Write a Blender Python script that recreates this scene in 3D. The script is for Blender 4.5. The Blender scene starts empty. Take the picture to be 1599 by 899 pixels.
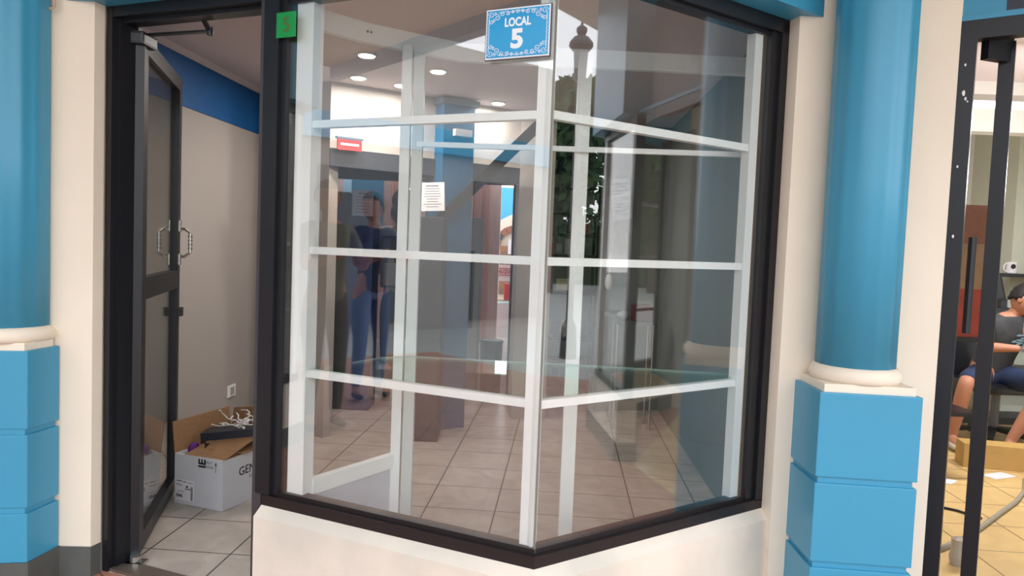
import bpy, bmesh, math, random
from mathutils import Vector, Matrix
random.seed(7)
sc = bpy.context.scene
COL = sc.collection

# ------------------------------------------------------------------ camera
P, R = math.radians(3.18), math.radians(2.25)
fwd = Vector((0, math.cos(P), -math.sin(P)))
r0 = Vector((1, 0, 0)); u0 = r0.cross(fwd)
rt = math.cos(R)*r0 + math.sin(R)*u0
up = -math.sin(R)*r0 + math.cos(R)*u0
cam = bpy.data.cameras.new('camera'); co = bpy.data.objects.new('camera', cam); COL.objects.link(co)
M = Matrix((rt, up, -fwd)).transposed().to_4x4(); M.translation = (0, 0, 1.35)
co.matrix_world = M
cam.sensor_width = 36; cam.lens = 36*1155/1599; cam.clip_start = .05; cam.clip_end = 200
sc.camera = co

# ------------------------------------------------------------------ world, light, exposure
w = bpy.data.worlds.new('world'); sc.world = w; w.use_nodes = True
nt = w.node_tree; nt.nodes.clear()
wo = nt.nodes.new('ShaderNodeOutputWorld'); bg = nt.nodes.new('ShaderNodeBackground')
tc = nt.nodes.new('ShaderNodeTexCoord'); sp = nt.nodes.new('ShaderNodeSeparateXYZ')
rmp = nt.nodes.new('ShaderNodeValToRGB')
nt.links.new(tc.outputs['Generated'], sp.inputs[0]); nt.links.new(sp.outputs[2], rmp.inputs[0])
rmp.color_ramp.elements[0].position = 0.0; rmp.color_ramp.elements[0].color = (.93, .92, .92, 1)
rmp.color_ramp.elements[1].position = .6; rmp.color_ramp.elements[1].color = (.66, .75, .88, 1)
nt.links.new(rmp.outputs[0], bg.inputs[0]); bg.inputs[1].default_value = 4.2
nt.links.new(bg.outputs[0], wo.inputs[0])
vs = sc.view_settings
sc.display_settings.display_device = 'sRGB'
vs.view_transform = 'Standard'; vs.look = 'None'; vs.gamma = 1; vs.use_curve_mapping = False
vs.exposure = 0.15
FX = 1.0   # strength of the shop lamps

# ------------------------------------------------------------------ materials
def lin(c):
    return tuple(((v/255)/12.92 if v/255 <= .04045 else ((v/255+.055)/1.055)**2.4) for v in c)
def mat(name, rgb, rough=.6, metal=0, spec=.5, var=0, vscale=8, bump=0, bscale=60, coat=0, rgb2=None, stretch=None):
    m = bpy.data.materials.new(name); m.use_nodes = True; n = m.node_tree; b = n.nodes['Principled BSDF']
    b.inputs['Roughness'].default_value = rough; b.inputs['Metallic'].default_value = metal
    b.inputs['Specular IOR Level'].default_value = spec; b.inputs['Coat Weight'].default_value = coat
    c = lin(rgb)
    if var or rgb2:
        t = n.nodes.new('ShaderNodeTexCoord'); no = n.nodes.new('ShaderNodeTexNoise'); r = n.nodes.new('ShaderNodeValToRGB')
        mp = n.nodes.new('ShaderNodeMapping')
        if stretch: mp.inputs['Scale'].default_value = stretch
        no.inputs['Scale'].default_value = vscale; no.inputs['Detail'].default_value = 6
        n.links.new(t.outputs['Object'], mp.inputs[0]); n.links.new(mp.outputs[0], no.inputs['Vector']); n.links.new(no.outputs[0], r.inputs[0])
        r.color_ramp.elements[0].position = .35; r.color_ramp.elements[1].position = .65
        c2 = lin(rgb2) if rgb2 else tuple(v*(1-var) for v in c)
        r.color_ramp.elements[0].color = (*c2, 1); r.color_ramp.elements[1].color = (*c, 1)
        n.links.new(r.outputs[0], b.inputs['Base Color'])
    else:
        b.inputs['Base Color'].default_value = (*c, 1)
    if bump:
        t2 = n.nodes.new('ShaderNodeTexCoord'); n2 = n.nodes.new('ShaderNodeTexNoise'); bp = n.nodes.new('ShaderNodeBump')
        n2.inputs['Scale'].default_value = bscale; n2.inputs['Detail'].default_value = 5
        bp.inputs['Strength'].default_value = bump; bp.inputs['Distance'].default_value = .01
        n.links.new(t2.outputs['Object'], n2.inputs['Vector']); n.links.new(n2.outputs[0], bp.inputs['Height']); n.links.new(bp.outputs[0], b.inputs['Normal'])
    return m
def emis(name, rgb, s):
    m = bpy.data.materials.new(name); m.use_nodes = True; n = m.node_tree; n.nodes.clear()
    e = n.nodes.new('ShaderNodeEmission'); o = n.nodes.new('ShaderNodeOutputMaterial')
    e.inputs[0].default_value = (*lin(rgb), 1); e.inputs[1].default_value = s; n.links.new(e.outputs[0], o.inputs[0]); return m
def glass(name, tint, base=.04, ior=1.5, gcol=(1, 1, 1)):
    m = bpy.data.materials.new(name); m.use_nodes = True; n = m.node_tree; n.nodes.clear()
    o = n.nodes.new('ShaderNodeOutputMaterial'); mx = n.nodes.new('ShaderNodeMixShader')
    tr = n.nodes.new('ShaderNodeBsdfTransparent'); gl = n.nodes.new('ShaderNodeBsdfGlossy'); fr = n.nodes.new('ShaderNodeFresnel')
    ad = n.nodes.new('ShaderNodeMath'); ad.operation = 'ADD'; ad.use_clamp = True; ad.inputs[1].default_value = base
    ge = n.nodes.new('ShaderNodeNewGeometry'); mr = n.nodes.new('ShaderNodeMapRange')   # same reflectance on both faces of the sheet
    mr.inputs['To Min'].default_value = ior; mr.inputs['To Max'].default_value = 1/ior
    n.links.new(ge.outputs['Backfacing'], mr.inputs['Value']); n.links.new(mr.outputs[0], fr.inputs[0])
    tr.inputs[0].default_value = (*tint, 1); gl.inputs['Roughness'].default_value = 0.0
    gl.inputs[0].default_value = (*gcol, 1)
    n.links.new(fr.outputs[0], ad.inputs[0]); n.links.new(ad.outputs[0], mx.inputs[0]); n.links.new(tr.outputs[0], mx.inputs[1])
    n.links.new(gl.outputs[0], mx.inputs[2]); n.links.new(mx.outputs[0], o.inputs[0]); return m
def tiles(name, c1, c2, grout, size, ang, ox=0, oy=0, rough=.35, gw=.008):
    m = bpy.data.materials.new(name); m.use_nodes = True; n = m.node_tree; b = n.nodes['Principled BSDF']
    t = n.nodes.new('ShaderNodeTexCoord'); mp = n.nodes.new('ShaderNodeMapping'); br = n.nodes.new('ShaderNodeTexBrick')
    mp.vector_type = 'TEXTURE'; mp.inputs['Location'].default_value = (ox, oy, 0); mp.inputs['Rotation'].default_value = (0, 0, ang)
    br.offset = 0; br.squash = 1; br.inputs['Scale'].default_value = 1
    br.inputs['Brick Width'].default_value = size; br.inputs['Row Height'].default_value = size
    br.inputs['Mortar Size'].default_value = gw/2; br.inputs['Mortar Smooth'].default_value = .3; br.inputs['Bias'].default_value = 0
    br.inputs['Mortar'].default_value = (*lin(grout), 1)
    no = n.nodes.new('ShaderNodeTexNoise'); no.inputs['Scale'].default_value = 5; no.inputs['Detail'].default_value = 8; no.inputs['Distortion'].default_value = 1.2
    r = n.nodes.new('ShaderNodeValToRGB'); r.color_ramp.elements[0].position = .3; r.color_ramp.elements[1].position = .7
    r.color_ramp.elements[0].color = (*lin(c2), 1); r.color_ramp.elements[1].color = (*lin(c1), 1)
    n.links.new(t.outputs['Object'], mp.inputs[0]); n.links.new(mp.outputs[0], br.inputs['Vector']); n.links.new(mp.outputs[0], no.inputs['Vector'])
    n.links.new(no.outputs[0], r.inputs[0]); n.links.new(r.outputs[0], br.inputs['Color1']); n.links.new(r.outputs[0], br.inputs['Color2'])
    n.links.new(br.outputs['Color'], b.inputs['Base Color']); b.inputs['Roughness'].default_value = rough
    bp = n.nodes.new('ShaderNodeBump'); bp.inputs['Strength'].default_value = .3; bp.inputs['Distance'].default_value = .003; bp.invert = True
    n.links.new(br.outputs['Fac'], bp.inputs['Height']); n.links.new(bp.outputs[0], b.inputs['Normal'])
    return m
M_CREAM = mat('cream_plaster', (236, 223, 203), .75, var=.06, vscale=2.2, bump=.12, bscale=9)
M_CREAM2 = mat('cream_sill_plaster', (236, 222, 205), .75, bump=.15, bscale=12, rgb2=(214, 205, 190), vscale=3)
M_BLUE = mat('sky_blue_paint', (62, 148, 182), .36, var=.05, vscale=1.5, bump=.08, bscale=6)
M_BLUEW = mat('deep_blue_paint', (0, 84, 146), .6, var=.05)
M_GREYBASE = mat('grey_baseboard_stone', (88, 90, 86), .5, var=.15, vscale=20)
M_BLACK = mat('black_aluminium', (24, 25, 30), .38, metal=.1, bump=.03, bscale=80)
M_BROWNBLK = mat('bronze_black_aluminium', (42, 36, 36), .35, metal=.3)
M_WHITE = mat('white_aluminium', (242, 243, 240), .42, metal=0, var=.03, vscale=3)
M_WPANEL = mat('white_melamine', (205, 206, 212), .5, var=.04)
M_INT = mat('interior_wall_paint', (168, 160, 154), .8, var=.04, vscale=1.2)
M_INTG = mat('interior_grey_wall', (128, 132, 130), .8, var=.06, vscale=1.2)
M_CEIL = mat('ceiling_paint', (214, 200, 198), .8)
M_TILE = tiles('shop_floor_tile', (194, 184, 174), (168, 157, 147), (70, 62, 58), .354, -math.radians(4.0), -1.505, 3.10)
M_TERRA = tiles('terracotta_walkway_tile', (190, 138, 112), (172, 120, 98), (120, 90, 74), .30, math.radians(-45), 0, 0, .5)
M_YTILE = tiles('yellow_beige_tile', (222, 190, 132), (206, 174, 120), (120, 96, 66), .354, -math.radians(4.0), 2.62, 4.13, .3)
M_CARD = mat('brown_cardboard', (150, 112, 78), .85, var=.15, vscale=14, stretch=(1, 6, 6))
M_BOXW = mat('white_carton', (206, 206, 210), .6, var=.03)
M_INK = mat('black_ink', (28, 28, 30), .6)
M_GINK = mat('grey_ink', (92, 92, 96), .7)
M_PAPER = mat('white_paper', (226, 222, 224), .8)
M_STEEL = mat('chrome_steel', (190, 188, 182), .2, metal=.9)
M_DKPL = mat('dark_plastic', (30, 31, 36), .4)
M_GREY = mat('grey_metal', (96, 98, 102), .45, metal=.2)
M_GLASS = glass('shop_window_glass', (.975, .985, .98), .055, 1.5)
M_DGLASS = glass('door_glass', (.80, .82, .83), .07, 1.5)
M_SHELFG = glass('shelf_glass', (.88, .94, .92), .01, 1.5, (.8, .95, .9))
M_EDGE = mat('green_glass_edge', (150, 172, 164), .2)
M_SIGNB = mat('sign_cyan_blue', (8, 156, 214), .3, coat=.1)
M_SIGNW = mat('sign_white', (240, 244, 246), .4)
M_LAMP = emis('lamp_emission', (255, 250, 240), 22)
M_TUBE = emis('tube_emission', (245, 245, 255), 9)
M_SKIN = mat('skin', (178, 122, 96), .55)
M_HAIR = mat('black_hair', (22, 18, 18), .6)
M_BLUEC = mat('navy_cloth', (36, 52, 84), .9, var=.2, vscale=20)
M_PINK = mat('pink_wall_paint', (232, 190, 176), .8, var=.12, vscale=3, stretch=(8, 1, 1))
M_RED = mat('red_paint', (196, 36, 36), .5)
M_PURP = mat('purple_cloth', (92, 30, 120), .8)
M_GREEN = mat('leaf_green', (58, 92, 44), .8, var=.4, vscale=8)
M_CABLE = mat('white_cable', (214, 208, 204), .5)

# ------------------------------------------------------------------ helpers
class MB:
    def __init__(s): s.bm = bmesh.new()
    def prism(s, poly, z0, z1):
        a = sum(poly[i][0]*poly[(i+1) % len(poly)][1]-poly[(i+1) % len(poly)][0]*poly[i][1] for i in range(len(poly)))
        if a < 0: poly = list(reversed(poly))
        b = [s.bm.verts.new((x, y, z0)) for x, y in poly]; t = [s.bm.verts.new((x, y, z1)) for x, y in poly]
        n = len(poly)
        s.bm.faces.new(list(reversed(b))); s.bm.faces.new(t)
        for i in range(n): s.bm.faces.new((b[i], b[(i+1) % n], t[(i+1) % n], t[i]))
        return s
    def box(s, a, b):
        return s.prism([(a[0], a[1]), (b[0], a[1]), (b[0], b[1]), (a[0], b[1])], a[2], b[2])
    def seg(s, A, B, z0, z1, t0, t1, s0=0, s1=None):
        """slab along A->B; t = distance towards the outside (left-hand -> right-hand normal), s along"""
        A = Vector(A[:2]); B = Vector(B[:2]); d = B-A; L = d.length; d /= L; n = Vector((d.y, -d.x))
        if s1 is None: s1 = L
        q = [A+d*s0+n*t0, A+d*s1+n*t0, A+d*s1+n*t1, A+d*s0+n*t1]
        return s.prism([tuple(v) for v in q], z0, z1)
    def hexa(s, p8):
        v = [s.bm.verts.new(p) for p in p8]
        for f in ((3, 2, 1, 0), (4, 5, 6, 7), (0, 1, 5, 4), (1, 2, 6, 5), (2, 3, 7, 6), (3, 0, 4, 7)): s.bm.faces.new([v[i] for i in f])
        return s
    def bar(s, a, b, w, h, upv=(0, 0, 1)):
        a = Vector(a); b = Vector(b); d = (b-a).normalized(); x = d.cross(Vector(upv))
        if x.length < 1e-4: x = d.cross(Vector((1, 0, 0)))
        x.normalize(); y = x.cross(d); X = x*w/2; Y = y*h/2
        return s.hexa([a-X-Y, a+X-Y, a+X+Y, a-X+Y, b-X-Y, b+X-Y, b+X+Y, b-X+Y])
    def tube(s, pts, r, n=10, caps=True):
        pts = [Vector(p) for p in pts]; rs = r if isinstance(r, (list, tuple)) else [r]*len(pts); rings = []
        px = None
        for i, p in enumerate(pts):
            d = (pts[min(i+1, len(pts)-1)]-pts[max(i-1, 0)]).normalized()
            if px is None:
                px = d.cross(Vector((0, 0, 1)))
                if px.length < 1e-3: px = d.cross(Vector((1, 0, 0)))
            px = (px-d*px.dot(d)).normalized(); py = d.cross(px)
            rings.append([s.bm.verts.new(p+(px*math.cos(2*math.pi*k/n)+py*math.sin(2*math.pi*k/n))*rs[i]) for k in range(n)])
        for a, b in zip(rings, rings[1:]):
            for k in range(n): s.bm.faces.new((a[k], a[(k+1) % n], b[(k+1) % n], b[k]))
        if caps: s.bm.faces.new(list(reversed(rings[0]))); s.bm.faces.new(rings[-1])
        return s
    def lathe(s, c, prof, n=32):
        rings = []
        for r, z in prof: rings.append([s.bm.verts.new((c[0]+r*math.cos(2*math.pi*k/n), c[1]+r*math.sin(2*math.pi*k/n), z)) for k in range(n)])
        for a, b in zip(rings, rings[1:]):
            for k in range(n): s.bm.faces.new((a[k], a[(k+1) % n], b[(k+1) % n], b[k]))
        s.bm.faces.new(list(reversed(rings[0]))); s.bm.faces.new(rings[-1]); return s
    def ball(s, c, r, seg=20, rings=14, rot=None):
        r = r if isinstance(r, (tuple, list)) else (r, r, r)
        mx = Matrix.Translation(Vector(c)) @ (rot.to_4x4() if rot else Matrix.Identity(4)) @ Matrix.Diagonal((*r, 1))
        bmesh.ops.create_uvsphere(s.bm, u_segments=seg, v_segments=rings, radius=1, matrix=mx); return s
    def quad(s, a, b, c, d):
        s.bm.faces.new([s.bm.verts.new(p) for p in (a, b, c, d)]); return s
    def build(s, name, m, parent=None, bevel=0, smooth=False, **kw):
        me = bpy.data.meshes.new(name)
        if bevel: bmesh.ops.bevel(s.bm, geom=[e for e in s.bm.edges], offset=bevel, segments=2, affect='EDGES', profile=.7)
        bmesh.ops.recalc_face_normals(s.bm, faces=s.bm.faces)
        s.bm.to_mesh(me); s.bm.free(); me.materials.append(m)
        if smooth:
            for p in me.polygons: p.use_smooth = True
        o = bpy.data.objects.new(name, me); COL.objects.link(o)
        if parent: o.parent = parent; o.matrix_parent_inverse = parent.matrix_world.inverted() if False else Matrix.Translation(-Vector(parent.location))
        for k, v in kw.items(): o[k] = v
        return o
def empty(name, loc, label=None, cat=None, group=None, kind=None):
    o = bpy.data.objects.new(name, None); o.location = loc; COL.objects.link(o); o.empty_display_size = .05
    if label: o['label'] = label
    if cat: o['category'] = cat
    if group: o['group'] = group
    if kind: o['kind'] = kind
    return o
def struct(name, mb, m, parent=None, bevel=0, smooth=False):
    o = mb.build(name, m, parent, bevel, smooth)
    if not parent: o['kind'] = 'structure'
    return o
def thing(name, mb, m, label, cat, group=None, bevel=0, smooth=False):
    o = mb.build(name, m, None, bevel, smooth); o['label'] = label; o['category'] = cat
    if group: o['group'] = group
    return o
def text(name, body, m, parent, origin, xdir, updir, size, extrude=.0006, align='CENTER', bold=0, spacing=1, xscale=1):
    cu = bpy.data.curves.new(name, 'FONT'); cu.body = body; cu.size = size; cu.extrude = extrude; cu.align_x = align; cu.align_y = 'CENTER'
    cu.offset = bold; cu.space_character = spacing; cu.resolution_u = 3
    t = bpy.data.objects.new('tmp', cu); COL.objects.link(t)
    dg = bpy.context.evaluated_depsgraph_get(); me = bpy.data.meshes.new_from_object(t.evaluated_get(dg)); bpy.data.objects.remove(t)
    x = Vector(xdir).normalized(); u = Vector(updir); u = (u-x*u.dot(x)).normalized(); z = x.cross(u)
    mx = Matrix((x*xscale, u, z)).transposed().to_4x4(); mx.translation = Vector(origin)
    me.transform(mx); me.materials.clear(); me.materials.append(m)
    o = bpy.data.objects.new(name, me); COL.objects.link(o)
    if parent: o.parent = parent; o.matrix_parent_inverse = Matrix.Translation(-Vector(parent.location))
    return o
def on(A, B, s, z, t=0):
    A = Vector(A[:2]); B = Vector(B[:2]); d = (B-A).normalized(); n = Vector((d.y, -d.x)); p = A+d*s+n*t
    return Vector((p.x, p.y, z))

A = (-.856, 2.595); C = (.096, 2.153); B = (.982, 2.775)      # the bay's left end, corner and right end
DL = (-1.585, 2.885)                                          # left end of the doorway
LAC, LCB = 1.0496, 1.0825
CEIL = 2.40
ang4 = math.radians(4.0)

# ------------------------------------------------------------------ floors
def floor_poly(name, poly, m, z0=-.12, z1=0): return struct(name, MB().prism(poly, z0, z1), m)
floor_poly('floor', [(-2.3, 2.95), DL, A, (-.7, 2.55), C, (.96, 2.70), (1.3, 2.9), (1.45, 6.9), (.9, 14.5), (-4.5, 14.5), (-4.2, 5.6), (-2.3, 5.6)], M_TILE)
floor_poly('floor_walkway', [(-6, -1.6), (5.5, -1.6), (5.5, 3.1), (2.05, 3.1), (1.3, 2.9), (.96, 2.72), (.096, 2.17), (-.7, 2.55), (-1.585, 2.885), (-2.3, 2.95), (-6, 2.95)], M_TERRA, -.13, -.002)
floor_poly('floor_next_shop', [(1.45, 2.82), (2.66, 2.00), (6.5, 2.2), (6.5, 8), (1.45, 8)], M_YTILE, -.12, .001)
struct('floor_plaza', MB().box((-40, -40, -.3), (40, 40, -.14)), mat('plaza_paving', (176, 170, 160), .8, var=.1))

# ------------------------------------------------------------------ facade of the shop
# sill wall under the bay, chamfered top
def sill(A, C, B, name, h=.40, out=.05, topin=.012):
    A2, C2, B2 = Vector(A), Vector(C), Vector(B)
    d1 = (C2-A2).normalized(); n1 = Vector((d1.y, -d1.x)); d2 = (B2-C2).normalized(); n2 = Vector((d2.y, -d2.x))
    def off(t):
        bis = (n1+n2).normalized(); k = t/bis.dot(n1)
        return [A2+n1*t, C2+bis*k, B2+n2*t]
    mb = MB()
    prof = [(out, 0), (out, h-.03), (topin, h), (-.08, h), (-.08, 0)]
    rings = []
    for i in range(3):
        rings.append([mb.bm.verts.new((off(t)[i].x, off(t)[i].y, z)) for t, z in prof])
    for a, b in zip(rings, rings[1:]):
        for k in range(5): mb.bm.faces.new((a[k], a[(k+1) % 5], b[(k+1) % 5], b[k]))
    mb.bm.faces.new(rings[0]); mb.bm.faces.new(list(reversed(rings[-1])))
    return struct(name, mb, M_CREAM2)
sill(A, C, (.995, 2.785), 'wall_sill')

def bent(pts, z0, z1, t0, t1):
    """one mitred profile that follows a three-point line"""
    P3 = [Vector(p) for p in pts]; d1 = (P3[1]-P3[0]).normalized(); d2 = (P3[2]-P3[1]).normalized()
    n1 = Vector((d1.y, -d1.x)); n2 = Vector((d2.y, -d2.x)); bis = (n1+n2).normalized(); k = 1/bis.dot(n1)
    o = lambda t: [P3[0]+n1*t, P3[1]+bis*t*k, P3[2]+n2*t]
    return [tuple(v) for v in o(t0)]+[tuple(v) for v in reversed(o(t1))], z0, z1
# bay window
win = empty('window_1', (C[0], C[1], .4), kind='structure')
mb = MB(); mb.prism(*bent((A, C, B), .40, .437, -.05, .012)); mb.prism(*bent((A, C, B), .437, .452, -.05, -.006)); mb.build('sill_rail', M_BROWNBLK, win)
mb = MB(); mb.prism(*bent((A, C, B), 2.165, 2.215, -.05, .012)); mb.prism(*bent((A, C, B), 2.150, 2.165, -.05, -.008)); mb.build('head_rail', M_BLACK, win)
mb = MB(); mb.seg(A, C, .44, 2.17, -.05, .014, -.03, .035); mb.seg(A, C, .44, 2.17, -.05, 0, .035, .06); mb.build('left_jamb', M_BLACK, win)
mb = MB(); mb.seg(C, B, .43, 2.2, -.05, .012, 1.03, 1.0825); mb.seg(C, B, .43, 2.2, -.05, 0, .985, 1.03); mb.build('right_jamb', M_BLACK, win)
mb = MB(); mb.seg(A, C, .445, 2.16, -.016, -.010, .05, 1.0445); mb.build('left_pane', M_GLASS, win)
mb = MB(); mb.seg(C, B, .445, 2.16, -.016, -.010, .006, .99); mb.build('right_pane', M_GLASS, win)
mb = MB(); mb.tube([(C[0]+.001, C[1]+.012, .44), (C[0]+.001, C[1]+.012, 2.16)], .0035, 8); mb.build('corner_seal', mat('clear_silicone', (120, 118, 108), .4), win)

# blue beam over bay and doorway
def beam_poly():
    b1, b0 = .13, -.10
    P3, _, _ = bent((A, C, (1.005, 2.79)), 0, 0, b1, b0)
    return P3
mb = MB(); pp, z0, z1 = bent(((-.86, 2.60), C, (1.012, 2.797)), 2.215, 3.26, .115, -.12); mb.prism(pp, z0, z1)
struct('trim_1', mb, M_BLUE)
mb = MB(); mb.seg((-1.72, 2.95), (-.86, 2.60), 2.205, 3.26, -.12, .115, -.03, .93); struct('trim_2', mb, M_BLUE)
# cream wall to the right of the bay, with its reveal
mb = MB(); mb.prism([(.993, 2.70), (1.40, 2.715), (1.565, 2.69), (1.66, 2.80), (1.5, 2.95), (1.0, 2.95), (.972, 2.785)], 0, 3.0); struct('wall_right', mb, M_CREAM)
# cream wall to the left of the doorway
mb = MB(); mb.prism([(-2.25, 2.80), (-1.605, 2.825), (-1.592, 2.87), (-1.615, 2.98), (-2.3, 2.98)], 0, 3.0); struct('wall_left', mb, M_CREAM)
mb = MB(); mb.prism([(-2.25, 2.79), (-1.600, 2.816), (-1.588, 2.868), (-1.60, 2.875), (-1.613, 2.84), (-2.25, 2.81)], 0, .118); struct('baseboard_left', mb, M_GREYBASE)

# columns
def column(base_poly, c, r, label):
    root = empty('column', (c[0], c[1], 0), label, 'column', 'round blue columns on square bases beside the shop fronts')
    def shrink(k):
        cx = sum(p[0] for p in base_poly)/4; cy = sum(p[1] for p in base_poly)/4
        return [(cx+(x-cx)*k, cy+(y-cy)*k) for x, y in base_poly]
    mb = MB(); mb.prism(shrink(1.03), 0, .12); mb.build('base_skirting', M_GREYBASE, root)
    zs = [(.12, .303), (.325, .595), (.617, .904)]
    for a, b in zs:
        mb = MB(); mb.prism(base_poly, a, b); mb.build('base_block', M_BLUE, root, bevel=.004)
    mb = MB(); mb.prism(shrink(.93), .115, .895); mb.build('base_core', M_BLUE, root)
    mb = MB(); mb.prism(shrink(.90), .900, .932); mb.build('base_slab', M_CREAM, root, bevel=.003)
    mb = MB(); mb.lathe(c, [(r*1.10, .93), (r*1.16, .945), (r*1.17, .96), (r*1.1, .975), (r*1.03, .984)]); mb.build('base_ring', M_CREAM, root, smooth=True)
    # shaft with faint vertical ridges left by the formwork
    mb = MB(); n = 96; rings = []
    for z in (.982, 1.6, 2.3, 3.26):
        rings.append([mb.bm.verts.new((c[0]+(r+.0010*math.sin(k*2*math.pi*16/n)+.0012*math.sin(k*.9))*math.cos(2*math.pi*k/n), c[1]+(r+.0010*math.sin(k*2*math.pi*16/n)+.0012*math.sin(k*.9))*math.sin(2*math.pi*k/n), z)) for k in range(n)])
    for a, b in zip(rings, rings[1:]):
        for k in range(n): mb.bm.faces.new((a[k], a[(k+1) % n], b[(k+1) % n], b[k]))
    mb.bm.faces.new(rings[-1]); mb.bm.faces.new(list(reversed(rings[0]))); mb.build('shaft', M_BLUE, root, smooth=True)
    return root
column([(-1.746, 2.661), (-1.724, 2.815), (-2.06, 2.80), (-2.08, 2.60)], (-1.905, 2.78), .148, 'round sky blue column left of the open black doorway, cut by the left edge')
column([(1.049, 2.463), (1.378, 2.432), (1.385, 2.722), (1.056, 2.72)], (1.222, 2.60), .131, 'round sky blue column on grooved square base between the bay window and the next shop')

# thin conduit above the left wall
thing('cable_stub', MB().tube([(-1.735, 2.79, 2.30), (-1.735, 2.79, 2.17), (-1.742, 2.775, 2.158)], .006, 8), mat('pinkish_cable', (190, 160, 140), .6), 'thin cable end hanging over the cream wall beside the left blue column', 'cable')

# ------------------------------------------------------------------ doorway and open door
d1 = empty('door_1', (DL[0], DL[1], 0), kind='structure')
mb = MB(); mb.seg(DL, A, 0, 2.205, -.10, .008, 0, .028); mb.seg(DL, A, 0, 2.18, -.10, -.02, .028, .04); mb.build('left_jamb', M_BLACK, d1)
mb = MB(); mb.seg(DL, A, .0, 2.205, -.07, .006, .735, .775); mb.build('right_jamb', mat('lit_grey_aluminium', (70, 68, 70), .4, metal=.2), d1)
mb = MB(); mb.seg(DL, A, 2.165, 2.205, -.09, .006, .028, .735); mb.seg(DL, A, 2.15, 2.165, -.09, -.03, .028, .735); mb.build('head', M_BLACK, d1)
mb = MB(); mb.seg(DL, A, .0, 2.15, -.113, -.101, .028, .047); mb.build('weather_strip', M_WHITE, d1)
# leaf
H0, H1 = (-1.505, 2.955), (-1.735, 3.80)
leaf = d1
def lf(z0, z1, s0, s1, t=.022): return MB().seg(H0, H1, z0, z1, -t, t, s0, s1)
LL = (Vector(H1)-Vector(H0)).length
lf(.03, 2.13, 0, .075).build('hinge_stile', M_BLACK, leaf)
LS = lf(.03, 2.13, LL-.065, LL).build('lock_stile', M_BLACK, leaf)
lf(2.065, 2.13, .075, LL-.065).build('top_rail', M_BLACK, leaf)
lf(.03, .10, .075, LL-.065).build('bottom_rail', M_BLACK, leaf)
lf(1.075, 1.165, .075, LL-.065).build('mid_rail', M_BLACK, leaf)
lf(.10, 1.075, .07, LL-.06, .003).build('lower_pane', M_DGLASS, leaf)
lf(1.165, 2.065, .07, LL-.06, .003).build('upper_pane', M_DGLASS, leaf)
for sgn in (-1, 1):
    mb = MB(); s = LL-.034
    a = on(H0, H1, s, 1.375, sgn*.022); b = on(H0, H1, s, 1.355, sgn*.075); c = on(H0, H1, s, 1.255, sgn*.075); d = on(H0, H1, s, 1.235, sgn*.022)
    mb.tube([a, on(H0, H1, s, 1.375, sgn*.05), b, c, on(H0, H1, s, 1.235, sgn*.05), d], .008, 10)
    for z in (1.39, 1.22): mb.seg(H0, H1, z-.028, z+.028, sgn*.022, sgn*.03, s-.018, s+.018)
    for k in range(4): mb.tube([on(H0, H1, s, 1.272+k*.02, sgn*.075), on(H0, H1, s, 1.282+k*.02, sgn*.075)], .011, 10)
    mb.build('pull_handle', M_STEEL, LS, smooth=False, label='chrome pull handle')
mb = MB(); mb.seg(H0, H1, .93, .975, -.045, .045, LL-.055, LL-.012); mb.build('lock_body', M_DKPL, LS, bevel=.004)
mb = MB(); mb.tube([(-1.49, 2.945, .0), (-1.49, 2.945, .035)], .022, 14); mb.box((-1.53, 2.92, 0), (-1.45, 2.975, .012)); mb.build('floor_pivot', M_STEEL, leaf)
mb = MB(); mb.bar((-1.50, 3.0, 2.135), (-1.19, 2.87, 2.125), .022, .008); mb.bar((-1.19, 2.87, 2.125), (-1.195, 2.80, 2.165), .02, .008)
mb.tube([(-1.19, 2.87, 2.11), (-1.19, 2.87, 2.14)], .012, 10); mb.build('closer_arm', M_DKPL, leaf)
mb = MB(); mb.box((-1.545, 2.93, 2.085), (-1.475, 3.05, 2.135)); mb.build('top_pivot', M_DKPL, leaf, bevel=.01)
struct('trim_12', MB().seg(DL, A, .0, .012, -.085, .0, .03, .735), mat('threshold_metal', (120, 108, 98), .4, metal=.5))
thing('cable_end', MB().tube([(-1.60, 3.03, 1.10), (-1.58, 2.99, 1.112), (-1.555, 2.965, 1.14), (-1.55, 2.955, 1.165)], .006, 8), M_CABLE, 'short white cable looped by the left jamb of the open door', 'cable')

# ------------------------------------------------------------------ shop interior shell
WL0, WL1 = (-1.97-.07, 2.98), (-1.865, 5.40)
mb = MB(); mb.seg(WL0, WL1, 0, CEIL, -.1, 0, 0, None); struct('wall_shop_left', mb, M_INT)
mb = MB(); mb.seg(WL0, WL1, 2.087, 2.372, 0, .006, 0, None); struct('trim_3', mb, M_BLUEW)
mb = MB()
mb.hexa([on(WL0, WL1, 0, 2.372, .0), on(WL0, WL1, 0, 2.372, .012), on(WL0, WL1, 0, CEIL, .04), on(WL0, WL1, 0, CEIL, 0),
         on(WL0, WL1, 2.42, 2.372, .0), on(WL0, WL1, 2.42, 2.372, .012), on(WL0, WL1, 2.42, CEIL, .04), on(WL0, WL1, 2.42, CEIL, 0)])
struct('trim_4', mb, M_CEIL)
mb = MB(); mb.prism([(-2.10, 2.99), (-1.6, 2.99), (-.87, 2.72), (.096, 2.29), (.96, 2.80), (1.32, 2.96), (1.32, 6.7), (.3, 6.25), (-1.95, 5.55), (-2.10, 5.5)], CEIL, CEIL+.1); struct('ceiling', mb, M_CEIL)
RB0, RB1 = (1.12, 2.95), (1.30, 6.45)
struct('wall_shop_right', MB().seg(RB0, RB1, 0, CEIL, 0, .1), M_INTG)
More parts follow.
